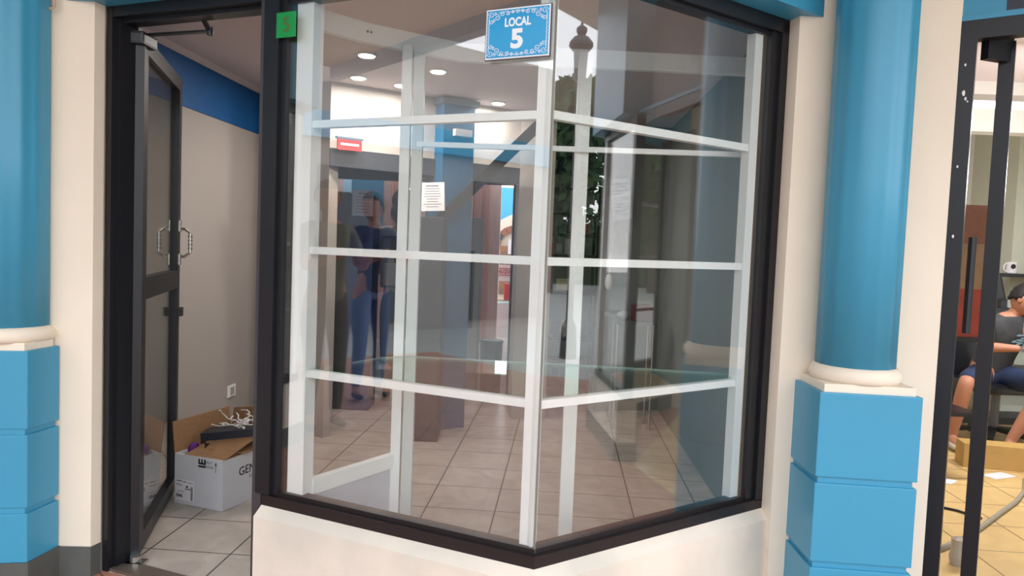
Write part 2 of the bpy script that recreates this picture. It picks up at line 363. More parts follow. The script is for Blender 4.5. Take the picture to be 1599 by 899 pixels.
# return wall at the back left, then the rear shop front
K0, K1 = (-1.25, 4.97), (-.02, 5.78)
struct('wall_back_left', MB().seg((-1.86, 5.38), K0, 0, CEIL, -.08, 0), M_INT)
struct('wall_lintel', MB().seg(K0, (.06, 5.83), 1.96, CEIL, -.14, 0), M_INT)
struct('trim_5', MB().seg(K0, (.02, 5.80), 1.84, 1.96, -.12, .02), mat('dark_header', (44, 50, 60), .5))
struct('wall_back_pier', MB().prism([(.03, 5.75), (.30, 5.80), (.27, 6.05), (0, 6.0)], 0, CEIL), M_INT)
struct('wall_back_right', MB().prism([(.74, 6.15), (1.32, 6.30), (1.32, 6.42), (.72, 6.27)], 0, CEIL), M_INTG)
struct('wall_back_head', MB().prism([(.27, 5.9), (.76, 6.1), (.74, 6.25), (.25, 6.05)], 1.95, CEIL), mat('dark_navy_header', (30, 38, 58), .5))
# passage behind the shop; unseen roof and side walls added to darken it
struct('ceiling_passage_shade', MB().prism([(-4.2, 5.6), (-1.9, 5.6), (.3, 6.3), (1.45, 6.5), (1.45, 9.9), (-4.2, 9.9)], 2.46, 2.56), M_CEIL)
struct('wall_passage_shade_right', MB().box((1.35, 6.4, 0), (1.45, 13, 2.5)), M_INTG)
struct('wall_passage_shade_left', MB().box((-4.3, 5.0, 0), (-4.2, 9.9, 2.5)), M_INTG)
struct('wall_passage_back', MB().box((.40, 9.2, 0), (1.35, 9.3, 2.5)), M_INTG)
struct('trim_11', MB().box((-4.2, 9.8, 2.16), (.62, 9.9, 2.5)), mat('dark_header_b', (44, 50, 60), .5))
# square blue column by the rear opening
bc = empty('square_column', (-.49, 5.46, 0), 'square blue column seen through the left pane, with a white notice taped on it', 'column')
th = math.radians(33)
def rp(cx, cy, hx, hy, a): return [(cx+x*math.cos(a)-y*math.sin(a), cy+x*math.sin(a)+y*math.cos(a)) for x, y in ((-hx, -hy), (hx, -hy), (hx, hy), (-hx, hy))]
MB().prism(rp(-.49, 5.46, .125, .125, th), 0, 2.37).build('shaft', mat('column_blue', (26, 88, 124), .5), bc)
MB().prism(rp(-.49, 5.46, .15, .15, th), 2.345, 2.385).build('cap_moulding', mat('cap_grey', (90, 110, 128), .6), bc)
# emergency light box on it
t = thing('emergency_light', MB().prism(rp(-.395, 5.335, .07, .02, th), 2.12, 2.17), M_PAPER, 'small white emergency light box high on the square blue column', 'emergency light', bevel=.006)
# downlights
def downlight(x, y, d=.085, lab='', z=CEIL, pw=6.5):
    r = empty('downlight', (x, y, z), lab, 'ceiling light', 'round downlights in the shop ceiling')
    MB().lathe((x, y), [(d*.62, z-.008), (d*.62, z-.001)], 24).build('rim', M_WHITE, r)
    MB().lathe((x, y), [(d*.5, z-.012), (d*.5, z-.007)], 24).build('lens', M_LAMP, r)
    l = bpy.data.lights.new('lamp', 'AREA'); l.shape = 'DISK'; l.size = d; l.energy = pw*FX; l.color = (1, .93, .86)
    lo = bpy.data.objects.new('lamp', l); COL.objects.link(lo); lo.location = (0, 0, -.02); lo.parent = r
for (x, y, lab) in ((-.87, 4.24, 'downlight nearest the left window upright, larger of the two left ones'), (-1.04, 4.82, 'downlight closest to the rear wall on the left'),
                    (-.79, 5.0, 'downlight just left of the white upright, lowest of that trio'), (-.50, 4.56, 'large downlight just right of the white upright'), (-.154, 5.49, 'lone downlight right of the square blue column')):
    downlight(x, y, lab=lab)
pl = bpy.data.lights.new('passage_fill', 'AREA'); pl.shape = 'DISK'; pl.size = .3; pl.energy = 12*FX  # fill light added to brighten the person in the passage, no visible fixture
po = bpy.data.objects.new('passage_fill', pl); COL.objects.link(po); po.location = (-.9, 7.0, 2.42)
# outlet
o = empty('wall_outlet', on(WL0, WL1, 2.0, .30, 0), 'white power outlet low on the wall behind the carton', 'outlet')
MB().seg(WL0, WL1, .255, .335, 0, .010, 1.975, 2.085).build('plate', M_WHITE, o, bevel=.002)
MB().seg(WL0, WL1, .27, .32, .010, .014, 2.005, 2.055).build('socket', M_INT, o)

# ------------------------------------------------------------------ display frame inside the bay
Af = on(A, C, .135, 0, -.05); Cf = on(A, C, 1.045, 0, -.045); Bf = on(C, B, .945, 0, -.06)
P1 = Vector((-.432, 2.965, 0)); P2 = Vector((.25, 2.965, 0)); PB = Vector((.93, 2.90, 0))
df = empty('display_stand', (0, 2.7, 0), 'white aluminium display stand with three shelf levels standing inside the corner window', 'display frame')
def post(poly, z0, z1, name='upright', bev=.0015): return MB().prism(poly, z0, z1).build(name, M_WHITE, df)
mb = MB(); mb.seg(A, C, .2, 2.17, -.030, -.022, .085, .155); mb.seg(A, C, .2, 2.17, -.075, -.030, .118, .155); mb.build('upright', M_WHITE, df)
mb = MB(); mb.seg(A, C, .2, 2.17, -.060, -.024, .990, 1.031); mb.build('upright', M_WHITE, df)
mb = MB(); mb.seg(C, B, .2, 2.17, -.050, -.024, .004, .022); mb.build('upright', M_WHITE, df)
mb = MB(); mb.seg(C, B, .2, 2.17, -.060, -.024, .925, .968); mb.build('upright', M_WHITE, df)
mb = MB(); mb.box((-.465, 2.945, 0), (-.427, 2.985, 2.125)); mb.build('upright', M_WHITE, df)
mb = MB(); mb.box((-.420, 2.955, 0), (-.377, 2.985, 2.10)); mb.build('upright', mat('white_aluminium_b', (206, 210, 206), .4), df)
mb = MB(); mb.box((.228, 2.95, 0), (.282, 2.985, 2.125)); mb.build('upright', M_WHITE, df)
Z1, Z2, Z3 = 1.742, 1.311, .881
hw = .0125
for z in (Z1, Z2, Z3):
    MB().seg(A, C, z-hw, z+hw, -.060, -.030, .14, .995).build('front_rail', M_WHITE, df)
    MB().seg(C, B, z-hw, z+hw, -.060, -.030, .02, .93).build('front_rail', M_WHITE, df)
mb = MB(); mb.bar((-.40, 2.965, Z1), (.93, 2.90, Z1), .02, .020); mb.build('rear_rail', M_WHITE, df)
mb = MB(); mb.bar((Af.x+.02, Af.y+.02, .468), (-.455, 2.965, .468), .03, .055); mb.build('base_rail', M_WHITE, df)
mb = MB(); mb.bar((Af.x+.02, Af.y+.022, .30), (-.455, 2.968, .30), .012, .29); mb.build('base_panel', M_WPANEL, df)
# top rail in three lengths
tp = [(-.80, 2.665), (-.601, 2.884), (-.249, 3.12), (.965, 3.17)]
for a, b in zip(tp, tp[1:]):
    mb = MB(); mb.bar((*a, 2.150), (*b, 2.150), .02, .065); mb.bar((*a, 2.113), (*b, 2.113), .03, .010); mb.build('top_rail', M_WHITE, df)
mb = MB()
for (x, y) in ((-.590, 2.878), (-.578, 2.886)): mb.ball((x, y, 2.15), .005, 8, 6)
mb.build('rivets', M_GREY, df)
# glass shelves
def shelf(z, rear, nm):
    poly = [tuple(on(A, C, .15, 0, -.05)[:2]), tuple(on(A, C, 1.02, 0, -.05)[:2]), tuple(on(C, B, .03, 0, -.05)[:2]), tuple(on(C, B, .925, 0, -.05)[:2])]+rear
    MB().prism(poly, z+hw, z+hw+.006).build(nm, M_SHELFG, df)
    mb = MB(); q = [poly[3]]+rear
    for a, b in zip(q, q[1:]): mb.bar((*a, z+hw+.003), (*b, z+hw+.003), .003, .007)
    mb.build('glass_edge', M_EDGE, df)
shelf(Z3, [(.90, 2.80), (.25, 2.88), (-.40, 2.93), (-.50, 2.87), (-.582, 2.727)], 'glass_shelf')
# (the upper levels carry no glass in the photo)
0 and shelf(Z1, [(.90, 2.89), (.25, 2.94), (-.40, 2.955), (-.52, 2.90), (-.64, 2.73)], 'glass_shelf')
0 and shelf(Z2, [(.90, 2.85), (.25, 2.90), (-.40, 2.94), (-.50, 2.87), (-.60, 2.72)], 'glass_shelf')

# ------------------------------------------------------------------ signs on the left pane
sg = empty('sign', on(A, C, .935, 1.97, .02), 'blue sign with white scroll border reading LOCAL 5 near the window corner', 'sign')
MB().seg(A, C, 1.898, 2.048, .004, .010, .829, 1.039).build('board_edge', mat('sign_dark_edge', (84, 76, 84), .5), sg)
MB().seg(A, C, 1.9005, 2.0455, .010, .0112, .8315, 1.0365).build('white_border', M_SIGNW, sg)
BF = MB().seg(A, C, 1.9045, 2.0415, .0112, .0122, .8355, 1.0325).build('blue_field', M_SIGNB, sg)
dAC = Vector((C[0]-A[0], C[1]-A[1], 0)).normalized()
text('lettering', 'LOCAL', M_SIGNW, BF, on(A, C, .934, 2.003, .0125), dAC, (0, 0, 1), .034, .0004, bold=.0011, xscale=.78)
text('lettering', '5', M_SIGNW, BF, on(A, C, .934, 1.953, .0125), dAC, (0, 0, 1), .074, .0004, bold=.0032, xscale=1.12)
mb = MB()
def curl(cx, cz, r, a0, turns, sx=1, sz=1):
    pts = []
    for k in range(26):
        f = k/25; a = a0+f*turns*2*math.pi; rr = r*(1-f*.75)
        pts.append(on(A, C, cx+sx*rr*math.cos(a), cz+sz*rr*math.sin(a), .0127))
    mb.tube(pts, .0009, 5)
cx0, cz0 = .934, 1.973
for sx in (-1, 1):
    for sz in (-1, 1):
        X = lambda v: cx0+sx*v
        Zz = lambda v: cz0+sz*v
        curl(X(.086), Zz(.056), .0095, 0, 1.3, sx, sz); curl(X(.066), Zz(.048), .009, 1.5, 1.3, sx, sz); curl(X(.086), Zz(.037), .0075, 2.5, 1.3, sx, sz)
        curl(X(.050), Zz(.057), .0075, .5, 1.4, sx, sz); curl(X(.032), Zz(.058), .0060, 3, 1.3, sx, sz); curl(X(.016), Zz(.060), .0050, .5, 1.3, sx, sz)
        curl(X(.073), Zz(.058), .005, 1, 1.2, sx, sz); curl(X(.076), Zz(.041), .005, 4, 1.2, sx, sz)
        mb.tube([on(A, C, X(.094), Zz(.052-.0052*k), .0127) if k % 2 == 0 else on(A, C, X(.0915), Zz(.052-.0052*k), .0127) for k in range(11)], .0010, 5)
        mb.tube([on(A, C, X(.062-.006*k), Zz(.062-.0025*math.sin(k*1.1)), .0127) for k in range(11)], .0008, 5)
for sz in (-1, 1): curl(cx0, cz0+sz*.060, .0055, 0, 1.4, 1, sz)
mb.build('scroll_border', M_SIGNW, BF)

gs = empty('number_plate', on(A, C, .065, 2.07, .02), 'small translucent green plate with the number 5 on the left window jamb', 'sign')
GA = mat('green_acrylic', (40, 176, 92), .25); GA.node_tree.nodes['Principled BSDF'].inputs['Alpha'].default_value = .62
MB().seg(A, C, 2.028, 2.112, .016, .020, .030, .112).build('plate', GA, gs)
MB().seg(A, C, 2.030, 2.110, .0142, .0152, .028, .062).build('backing', mat('green_backing', (14, 120, 50), .4), gs)
text('lettering', '5', mat('olive_ink', (92, 96, 40), .5), gs, on(A, C, .074, 2.068, .0205), dAC, (0, 0, 1), .070, .0003)

# ------------------------------------------------------------------ carton with scrap behind the open door
b0, b1 = Vector((-1.658, 3.657, 0)), Vector((-1.375, 3.553, 0))
dx = (b1-b0).normalized(); LW = (b1-b0).length; dy = Vector((-dx.y, dx.x, 0)); DEP = .40; BH = .253
def bp(u, v, z): q = b0+dx*u+dy*v; return (q.x, q.y, z)
cb = empty('cardboard_box', bp(.15, .2, 0), 'open white carton of scrap cardboard on the floor behind the open door', 'box')
mb = MB(); T = .006
def bpr(mb, u0, u1, v0, v1, z0, z1): mb.hexa([bp(u0, v0, z0), bp(u1, v0, z0), bp(u1, v1, z0), bp(u0, v1, z0), bp(u0, v0, z1), bp(u1, v0, z1), bp(u1, v1, z1), bp(u0, v1, z1)])
bpr(mb, 0, LW, 0, T, .001, BH); bpr(mb, LW-T, LW, T, DEP, .001, BH); bpr(mb, 0, T, T, DEP, .001, BH); bpr(mb, T, LW-T, DEP-T, DEP, .001, BH); bpr(mb, T, LW-T, T, DEP-T, .001, .01)
mb.build('carton', M_BOXW, cb)
mb = MB(); mb.hexa([bp(-.004, 0, BH), bp(.002, 0, BH), bp(.002, DEP, BH), bp(-.004, DEP, BH), bp(-.02, .0, BH+.155), bp(-.014, .0, BH+.155), bp(-.014, DEP, BH+.16), bp(-.02, DEP, BH+.16)])
mb.build('flap', M_CARD, cb)
mb = MB(); mb.hexa([bp(0, DEP-.006, BH), bp(LW, DEP-.006, BH), bp(LW, DEP, BH), bp(0, DEP, BH), bp(0, DEP+.02, BH+.15), bp(LW*.75, DEP+.02, BH+.19), bp(LW*.75, DEP+.026, BH+.19), bp(0, DEP+.026, BH+.15)]); mb.build('flap', M_CARD, cb)
mb = MB(); mb.hexa([bp(.06, .0, BH), bp(LW, .0, BH-.003), bp(LW, .008, BH), bp(.06, .008, BH), bp(.12, .10, BH+.052), bp(LW+.05, .20, BH+.085), bp(LW+.05, .205, BH+.09), bp(.12, .105, BH+.058)]); mb.build('flap', M_CARD, cb)
mb = MB(); mb.hexa([bp(LW-.004, .02, BH), bp(LW+.002, .02, BH), bp(LW+.002, DEP, BH), bp(LW-.004, DEP, BH), bp(LW-.06, .05, BH+.02), bp(LW-.055, .05, BH+.02), bp(LW-.055, DEP, BH+.04), bp(LW-.06, DEP, BH+.04)]); mb.build('flap', M_CARD, cb)
# prints on the carton
fx = dx; ft = Vector((dy.x, dy.y, 0))
def fp(u, z): return Vector(bp(u, -.0008, z))
def rp_(u, z): return Vector(bp(LW+.0008, u, z))
text('print', 'IE', M_INK, cb, fp(.175, .222), (0, 0, 1), -dx, .060, .0003, bold=.002)
text('print', 'MUY\nFRAGIL', M_GINK, cb, fp(.215, .220), dx, (0, 0, 1), .020, .0003)
mb = MB(); mb.bar(fp(.258, .187), fp(.258, .225), .003, .001, tuple(dy)); mb.hexa([fp(.250, .222), fp(.266, .222), fp(.2585, .240), fp(.2575, .240)]+[v-dy*.0006 for v in (fp(.250, .222), fp(.266, .222), fp(.2585, .240), fp(.2575, .240))]); mb.build('arrow_print', M_GINK, cb)
lb = MB(); lb.hexa([fp(.01, .02), fp(.125, .02), fp(.125, .125), fp(.01, .125)]+[v-dy*.001 for v in (fp(.01, .02), fp(.125, .02), fp(.125, .125), fp(.01, .125))]); L_ = lb.build('shipping_label', M_PAPER, cb)
text('label_print', '0046', M_INK, L_, fp(.034, .042)-dy*.0016, dx, (0, 0, 1), .026, .0002, bold=.0006, xscale=.8)
mb = MB()
for (u, z, l, h) in ((.015, .115, .035, .004), (.058, .113, .016, .004), (.08, .112, .04, .002), (.015, .103, .02, .0015), (.015, .098, .04, .0015), (.015, .093, .035, .0015), (.02, .064, .045, .002), (.075, .088, .014, .008), (.07, .078, .035, .004)):
    mb.hexa([fp(u, z), fp(u+l, z), fp(u+l, z+h), fp(u, z+h)]+[v-dy*.0018 for v in (fp(u, z), fp(u+l, z), fp(u+l, z+h), fp(u, z+h))])
for k in range(14): mb.hexa([fp(.106, .026+k*.005), fp(.118, .026+k*.005), fp(.118, .029+k*.005), fp(.106, .029+k*.005)]+[v-dy*.0018 for v in (fp(.106, .026+k*.005), fp(.118, .026+k*.005), fp(.118, .029+k*.005), fp(.106, .029+k*.005))])
mb.build('label_print', M_INK, L_)
text('print', 'GENESIS', M_INK, cb, rp_(.225, .165), ft, (0, 0, 1), .062, .0003, bold=.0004)
text('print', 'ES', M_GINK, cb, rp_(.20, .125), ft, (0, 0, 1), .022, .0003)
# contents: recorders, cables, loose cardboard
def unit(u0, v0, z0, u1, v1, z1, w_, h_):
    a_ = Vector(bp(u0, v0, z0)); b_ = Vector(bp(u1, v1, z1)); m_ = MB(); m_.bar(a_, b_, w_, h_); return m_
thing('recorder_unit', unit(.06, .14, BH+.070, .48, .32, BH+.125, .13, .040), mat('navy_black_metal', (26, 30, 42), .4), 'dark flat recorder unit lying on top of the scrap in the white carton', 'electronic unit', bevel=.002)
mb = MB(); mb.hexa([bp(.05, .12, BH-.05), bp(.14, .02, BH-.05), bp(.16, .20, BH-.05), bp(.06, .22, BH-.05), bp(.05, .12, BH+.046), bp(.14, .06, BH+.046), bp(.16, .20, BH+.048), bp(.06, .22, BH+.048)])
thing('foam_block', mb, M_DKPL, 'dark block under the recorder unit in the white carton', 'block')
mb = MB(); mb.ball(bp(.045, .08, BH+.005), (.028, .035, .035), 14, 10); thing('cloth', mb, M_PURP, 'bundle of purple cloth in the near left corner of the white carton', 'cloth', smooth=True)
for j in range(14):
    pts = []; u, v, z = .16+random.random()*.12, .16+random.random()*.12, BH+.12+random.random()*.02
    a = random.random()*6.28
    for k in range(14):
        a += random.uniform(-.9, .9); u += .022*math.cos(a)*.9; v += .022*math.sin(a)*.5; u = min(max(u, .05), .36); v = min(max(v, .12), .42)
        z += random.uniform(-.006, .010); z = min(max(z, BH+.100+(u-.06)*.14), BH+.185)
        pts.append(bp(u, v, z))
    mb = MB(); mb.tube(pts, .0032, 6); thing('cable', mb, M_CABLE, 'white cable tangled on the recorder unit in the carton', 'cable', 'white cables tangled in the carton', smooth=True)
mb = MB(); mb.hexa([bp(.17, .05, BH+.03), bp(.35, .10, BH+.015), bp(.36, .30, BH+.03), bp(.2, .22, BH+.04), bp(.17, .05, BH+.034), bp(.35, .10, BH+.019), bp(.36, .30, BH+.034), bp(.2, .22, BH+.044)])
thing('cardboard_sheet', mb, M_CARD, 'torn brown cardboard sheet lying at the right of the white carton', 'cardboard')

# ------------------------------------------------------------------ people
def skin(name, joints, edges, m, parent=None, sub=2):
    """joints: name -> (pos, radius)"""
    keys = list(joints); me = bpy.data.meshes.new(name)
    me.from_pydata([joints[k][0] for k in keys], [(keys.index(a), keys.index(b)) for a, b in edges], [])
    o = bpy.data.objects.new(name, me); COL.objects.link(o)
    mod = o.modifiers.new('skin', 'SKIN'); mod.use_smooth_shade = True
    for i, k in enumerate(keys):
        r = joints[k][1]; r = r if isinstance(r, tuple) else (r, r)
        me.skin_vertices[0].data[i].radius = r
    me.skin_vertices[0].data[0].use_root = True
    s = o.modifiers.new('sub', 'SUBSURF'); s.levels = sub; s.render_levels = sub
    dg = bpy.context.evaluated_depsgraph_get(); ev = bpy.data.meshes.new_from_object(o.evaluated_get(dg))
    bpy.data.objects.remove(o)
    ev.materials.clear(); ev.materials.append(m)
    for p in ev.polygons: p.use_smooth = True
    return ev
def link(name, me, parent):
    o = bpy.data.objects.new(name, me); COL.objects.link(o)
    if parent: o.parent = parent; o.matrix_parent_inverse = Matrix.Translation(-Vector(parent.location))
    return o
def head_mesh(bm, c, face, hs=.115, tilt=0):
    """head centred at c looking along face (xy dir), slight tilt down"""
    f = Vector((face[0], face[1], -math.tan(tilt))).normalized(); side = f.cross(Vector((0, 0, 1))).normalized(); u = side.cross(f)
    Rm = Matrix((side, f, u)).transposed()
    c = Vector(c)
    tmp = bmesh.new(); bmesh.ops.create_uvsphere(tmp, u_segments=28, v_segments=20, radius=1)
    for v in tmp.verts:
        x, y, z = v.co
        if z < 0: x *= 1-.30*(-z)**1.3; y = y*(1-.16*(-z)) + .10*(-z)*(1 if y > -.3 else 0)
        nose = math.exp(-((x/.16)**2+((z+.12)/.2)**2)) if y > 0 else 0
        brow = math.exp(-((x/.5)**2+((z-.20)/.08)**2)) if y > 0 else 0
        sock = sum(math.exp(-(((x-sx*.36)/.17)**2+((z-.04)/.12)**2)) for sx in (-1, 1)) if y > 0 else 0
        lip = math.exp(-((x/.26)**2+((z+.48)/.07)**2)) if y > 0 else 0
        y += .20*nose+.05*brow-.09*sock+.06*lip
        v.co = (x*hs*.70, y*hs*.86, z*hs)
    for sx in (-1, 1): bmesh.ops.create_uvsphere(tmp, u_segments=10, v_segments=8, radius=1, matrix=Matrix.Translation((sx*hs*.70, -hs*.05, 0)) @ Matrix.Diagonal((hs*.08, hs*.16, hs*.25, 1)))
    me = bpy.data.meshes.new('h'); tmp.to_mesh(me); tmp.free(); me.transform(Matrix.Translation(c) @ Rm.to_4x4())
    bm.from_mesh(me); bpy.data.meshes.remove(me)
    return Rm
def face_bits(root, c, Rm, hs):
    c = Vector(c); E_ = mat('eye_dark', (24, 18, 16), .3) if 'eye_dark' not in bpy.data.materials else bpy.data.materials['eye_dark']
    for sx in (-1, 1):
        mb = MB(); mb.ball(c+Rm @ Vector((sx*hs*.26, hs*.71, hs*.03)), (hs*.075, hs*.05, hs*.04), 10, 8, Rm); mb.build('eye', E_, root, smooth=True)
        mb = MB(); mb.ball(c+Rm @ Vector((sx*hs*.26, hs*.77, hs*.20)), (hs*.15, hs*.04, hs*.025), 10, 6, Rm); mb.build('eyebrow', E_, root, smooth=True)
    mb = MB(); mb.ball(c+Rm @ Vector((0, hs*.76, -hs*.48)), (hs*.17, hs*.05, hs*.035), 10, 8, Rm); mb.build('mouth', mat('lips', (150, 84, 74), .5), root, smooth=True)
def hair(root, c, Rm, hs, m=M_HAIR, name='hair', low=-.05, puff=1.1):
    tmp = bmesh.new(); bmesh.ops.create_uvsphere(tmp, u_segments=28, v_segments=20, radius=1)
    dele = [v for v in tmp.verts if (v.co.z < .38 and v.co.y > .15) or v.co.z < low-.55*(v.co.y < 0)*(-v.co.y) or (v.co.y > .55 and v.co.z < .5)]
    bmesh.ops.delete(tmp, geom=dele, context='VERTS')
    for v in tmp.verts:
        x, y, z = v.co; k = 1+.03*math.sin(x*23+y*17)*math.cos(z*19); v.co = (x*hs*.72*puff*k, y*hs*.88*puff*k, z*hs*puff*k)
    me = bpy.data.meshes.new(name); tmp.to_mesh(me); tmp.free(); me.transform(Matrix.Translation(Vector(c)) @ Rm.to_4x4()); me.materials.append(m)
    for p in me.polygons: p.use_smooth = True
    o = link(name, me, root); s = o.modifiers.new('s', 'SOLIDIFY'); s.thickness = .008; return o
def hand(bm, wrist, dirv, palm_n, s=1.0, curl=.8):
    """palm and five fingers as skinned chains, appended to bm"""
    w = Vector(wrist); d = Vector(dirv).normalized(); n = Vector(palm_n); n = (n-d*n.dot(d)).normalized(); sd = d.cross(n)
    J = {'w': (w, .022*s), 'p': (w+d*.045*s, (.030*s, .016*s)), 'k': (w+d*.075*s, (.034*s, .014*s))}; Ed = [('w', 'p'), ('p', 'k')]
    me = skin('hand', J, Ed, M_SKIN, sub=1); bm.from_mesh(me); bpy.data.meshes.remove(me)
    for i, (off, L, r) in enumerate(((-.028, .062, .0085), (-.010, .072, .009), (.009, .067, .0088), (.027, .052, .0078))):
        a = w+d*.07*s+sd*off*s; pts = [a]; ang = .25
        for seg in (.45, .32, .23):
            ang += curl*.55; a = a+(d*math.cos(ang)+n*math.sin(ang))*L*seg*s; pts.append(a)
        J = {str(k): (p, r*s*(1-.10*k)) for k, p in enumerate(pts)}
        me = skin('f', J, [(str(k), str(k+1)) for k in range(3)], M_SKIN, sub=1); bm.from_mesh(me); bpy.data.meshes.remove(me)
    a = w+d*.03*s-sd*.024*s; pts = [a, a+(-sd*.5+d*.6+n*.4)*.034*s, a+(-sd*.45+d*1.1+n*.9)*.046*s]
    J = {str(k): (p, .0105*s*(1-.1*k)) for k, p in enumerate(pts)}
    me = skin('t', J, [('0', '1'), ('1', '2')], M_SKIN, sub=1); bm.from_mesh(me); bpy.data.meshes.remove(me)
def lerp(a, b, t): return Vector(a).lerp(Vector(b), t)
def person(loc, label, J, face, hs, shirt, pants, group=None, sleeve=.45, pantlen=1.0, shoes=M_DKPL, hair_m=M_HAIR, tilt=.1, curl=.8, palm=(0, 0, 1)):
    """J: pelvis, chest, neck, head, shL, elL, haL, shR.., hipL, knL, anL, ..., toeL"""
    root = empty('person', loc, label, 'person', group)
    V = {k: Vector(v) for k, v in J.items()}
    jt = {'pelvis': (V['pelvis'], (.135, .10)), 'waist': (lerp(V['pelvis'], V['chest'], .5), (.125, .095)), 'chest': (V['chest'], (.150, .105)), 'upper': (lerp(V['chest'], V['neck'], .6), (.11, .085)),
          'neck': (V['neck'], .052), 'headb': (lerp(V['neck'], V['head'], .6), .05)}
    ed = [('pelvis', 'waist'), ('waist', 'chest'), ('chest', 'upper'), ('upper', 'neck'), ('neck', 'headb')]
    for s in 'LR':
        jt['sh'+s] = (V['sh'+s], .055); jt['el'+s] = (V['el'+s], .039); jt['fa'+s] = (lerp(V['el'+s], V['ha'+s], .35), .037); jt['ha'+s] = (V['ha'+s], .024)
        ed += [('upper', 'sh'+s), ('sh'+s, 'el'+s), ('el'+s, 'fa'+s), ('fa'+s, 'ha'+s)]
        jt['hip'+s] = (V['hip'+s], .088); jt['th'+s] = (lerp(V['hip'+s], V['kn'+s], .5), .075); jt['kn'+s] = (V['kn'+s], .054); jt['ca'+s] = (lerp(V['kn'+s], V['an'+s], .35), .054); jt['an'+s] = (V['an'+s], .034)
        jt['toe'+s] = (V['toe'+s], (.035, .02))
        ed += [('pelvis', 'hip'+s), ('hip'+s, 'th'+s), ('th'+s, 'kn'+s), ('kn'+s, 'ca'+s), ('ca'+s, 'an'+s), ('an'+s, 'toe'+s)]
    me = skin('body', jt, ed, M_SKIN)
    bm = bmesh.new(); bm.from_mesh(me); bpy.data.meshes.remove(me)
    Rm = head_mesh(bm, V['head'], face, hs, tilt)
    for s in 'LR':
        d = V['ha'+s]-V['el'+s]; hand(bm, V['ha'+s], d, palm, 1.0, curl)
    me = bpy.data.meshes.new('body'); bm.to_mesh(me); bm.free(); me.materials.append(M_SKIN)
    for p in me.polygons: p.use_smooth = True
    link('body', me, root)
    face_bits(root, V['head'], Rm, hs); hair(root, V['head'], Rm, hs, hair_m)
    # shirt
    k = 1.13
    js = {'hem': (lerp(V['pelvis'], V['chest'], -.22), (.160, .126)), 'waist': (lerp(V['pelvis'], V['chest'], .15), (.158, .124)), 'mid': (lerp(V['pelvis'], V['chest'], .5), (.148, .118)), 'chest': (V['chest'], (.168, .125)), 'upper': (lerp(V['chest'], V['neck'], .6), (.125, .10)), 'col': (lerp(V['chest'], V['neck'], .88), .066)}
    es = [('hem', 'waist'), ('waist', 'mid'), ('mid', 'chest'), ('chest', 'upper'), ('upper', 'col')]
    for s in 'LR':
        js['sh'+s] = (V['sh'+s], .068); e = lerp(V['sh'+s], V['el'+s], sleeve*1.7 if sleeve < .6 else 1); js['sl'+s] = (e, .056)
        es += [('upper', 'sh'+s), ('sh'+s, 'sl'+s)]
        if sleeve >= .6: js['cu'+s] = (lerp(V['el'+s], V['ha'+s], .92), .036); es += [('sl'+s, 'cu'+s)]
    link('shirt', skin('shirt', js, es, shirt), root)
    jp = {'pelvis': (V['pelvis'], (.150, .115)), 'w': (lerp(V['pelvis'], V['chest'], .18), (.142, .11))}; ep = [('pelvis', 'w')]
    for s in 'LR':
        jp['hip'+s] = (V['hip'+s], .100); jp['th'+s] = (lerp(V['hip'+s], V['kn'+s], .5), .088); jp['kn'+s] = (V['kn'+s], .070 if pantlen < 1 else .066); ep += [('pelvis', 'hip'+s), ('hip'+s, 'th'+s), ('th'+s, 'kn'+s)]
        if pantlen >= 1: jp['ca'+s] = (lerp(V['kn'+s], V['an'+s], .4), .060); jp['an'+s] = (lerp(V['kn'+s], V['an'+s], .95), .046); ep += [('kn'+s, 'ca'+s), ('ca'+s, 'an'+s)]
    link('trousers' if pantlen >= 1 else 'shorts', skin('pants', jp, ep, pants), root)
    for s in 'LR':
        d = (V['toe'+s]-V['an'+s]); d.z = 0; d.normalize(); a = V['an'+s]
        js = {'a': (Vector((a.x, a.y, .045))-d*.035, (.036, .036)), 'b': (Vector((a.x, a.y, .045))+d*.05, (.043, .032)), 'c': (Vector((a.x, a.y, .035))+d*.15, (.040, .024))}
        link('shoe', skin('shoe', js, [('a', 'b'), ('b', 'c')], shoes, sub=1), root)
    return root, Rm, V

M_TEE = mat('charcoal_tee', (50, 50, 54), .9, rgb2=(70, 72, 74), vscale=6)
# seated boy in the next shop, looking down at his phone
J = dict(pelvis=(3.66, 5.62, .54), chest=(3.68, 5.52, .80), neck=(3.715, 5.45, 1.00), head=(3.745, 5.38, 1.115),
         shL=(3.53, 5.47, .93), elL=(3.43, 5.36, .76), haL=(3.60, 5.18, .775), shR=(3.87, 5.44, .95), elR=(3.93, 5.34, .74), haR=(3.75, 5.16, .75),
         hipL=(3.57, 5.56, .52), knL=(3.28, 5.26, .52), anL=(3.26, 5.36, .09), toeL=(3.24, 5.22, .045), hipR=(3.75, 5.56, .52), knR=(3.76, 5.14, .52), anR=(3.59, 5.22, .09), toeR=(3.52, 5.10, .045))
pr, Rm, V = person((3.66, 5.4, 0), 'person in dark printed tee and navy shorts seated in the next shop holding a phone', J, (.55, -.8), .118, M_TEE, M_BLUEC, sleeve=.42, pantlen=.5, shoes=mat('white_sandal', (206, 200, 190), .6), tilt=.45, curl=1.2, palm=(0, -.3, .9))
mb = MB()
for k in range(26):
    a = random.random()*6.28; rr = random.random()
    mb.ball((3.71+.075*rr*math.cos(a), 5.375-.012*rr, .80+.07*rr*math.sin(a)), (.012+.01*random.random(), .006, .007), 8, 6)
mb.build('shirt_print', mat('print_teal_grey', (90, 112, 122), .9), pr)
thing('phone', MB().prism([(3.625, 5.075), (3.725, 5.065), (3.727, 5.077), (3.627, 5.087)], .765, .825), M_DKPL, 'dark phone held in both hands by the seated person', 'phone', bevel=.003)
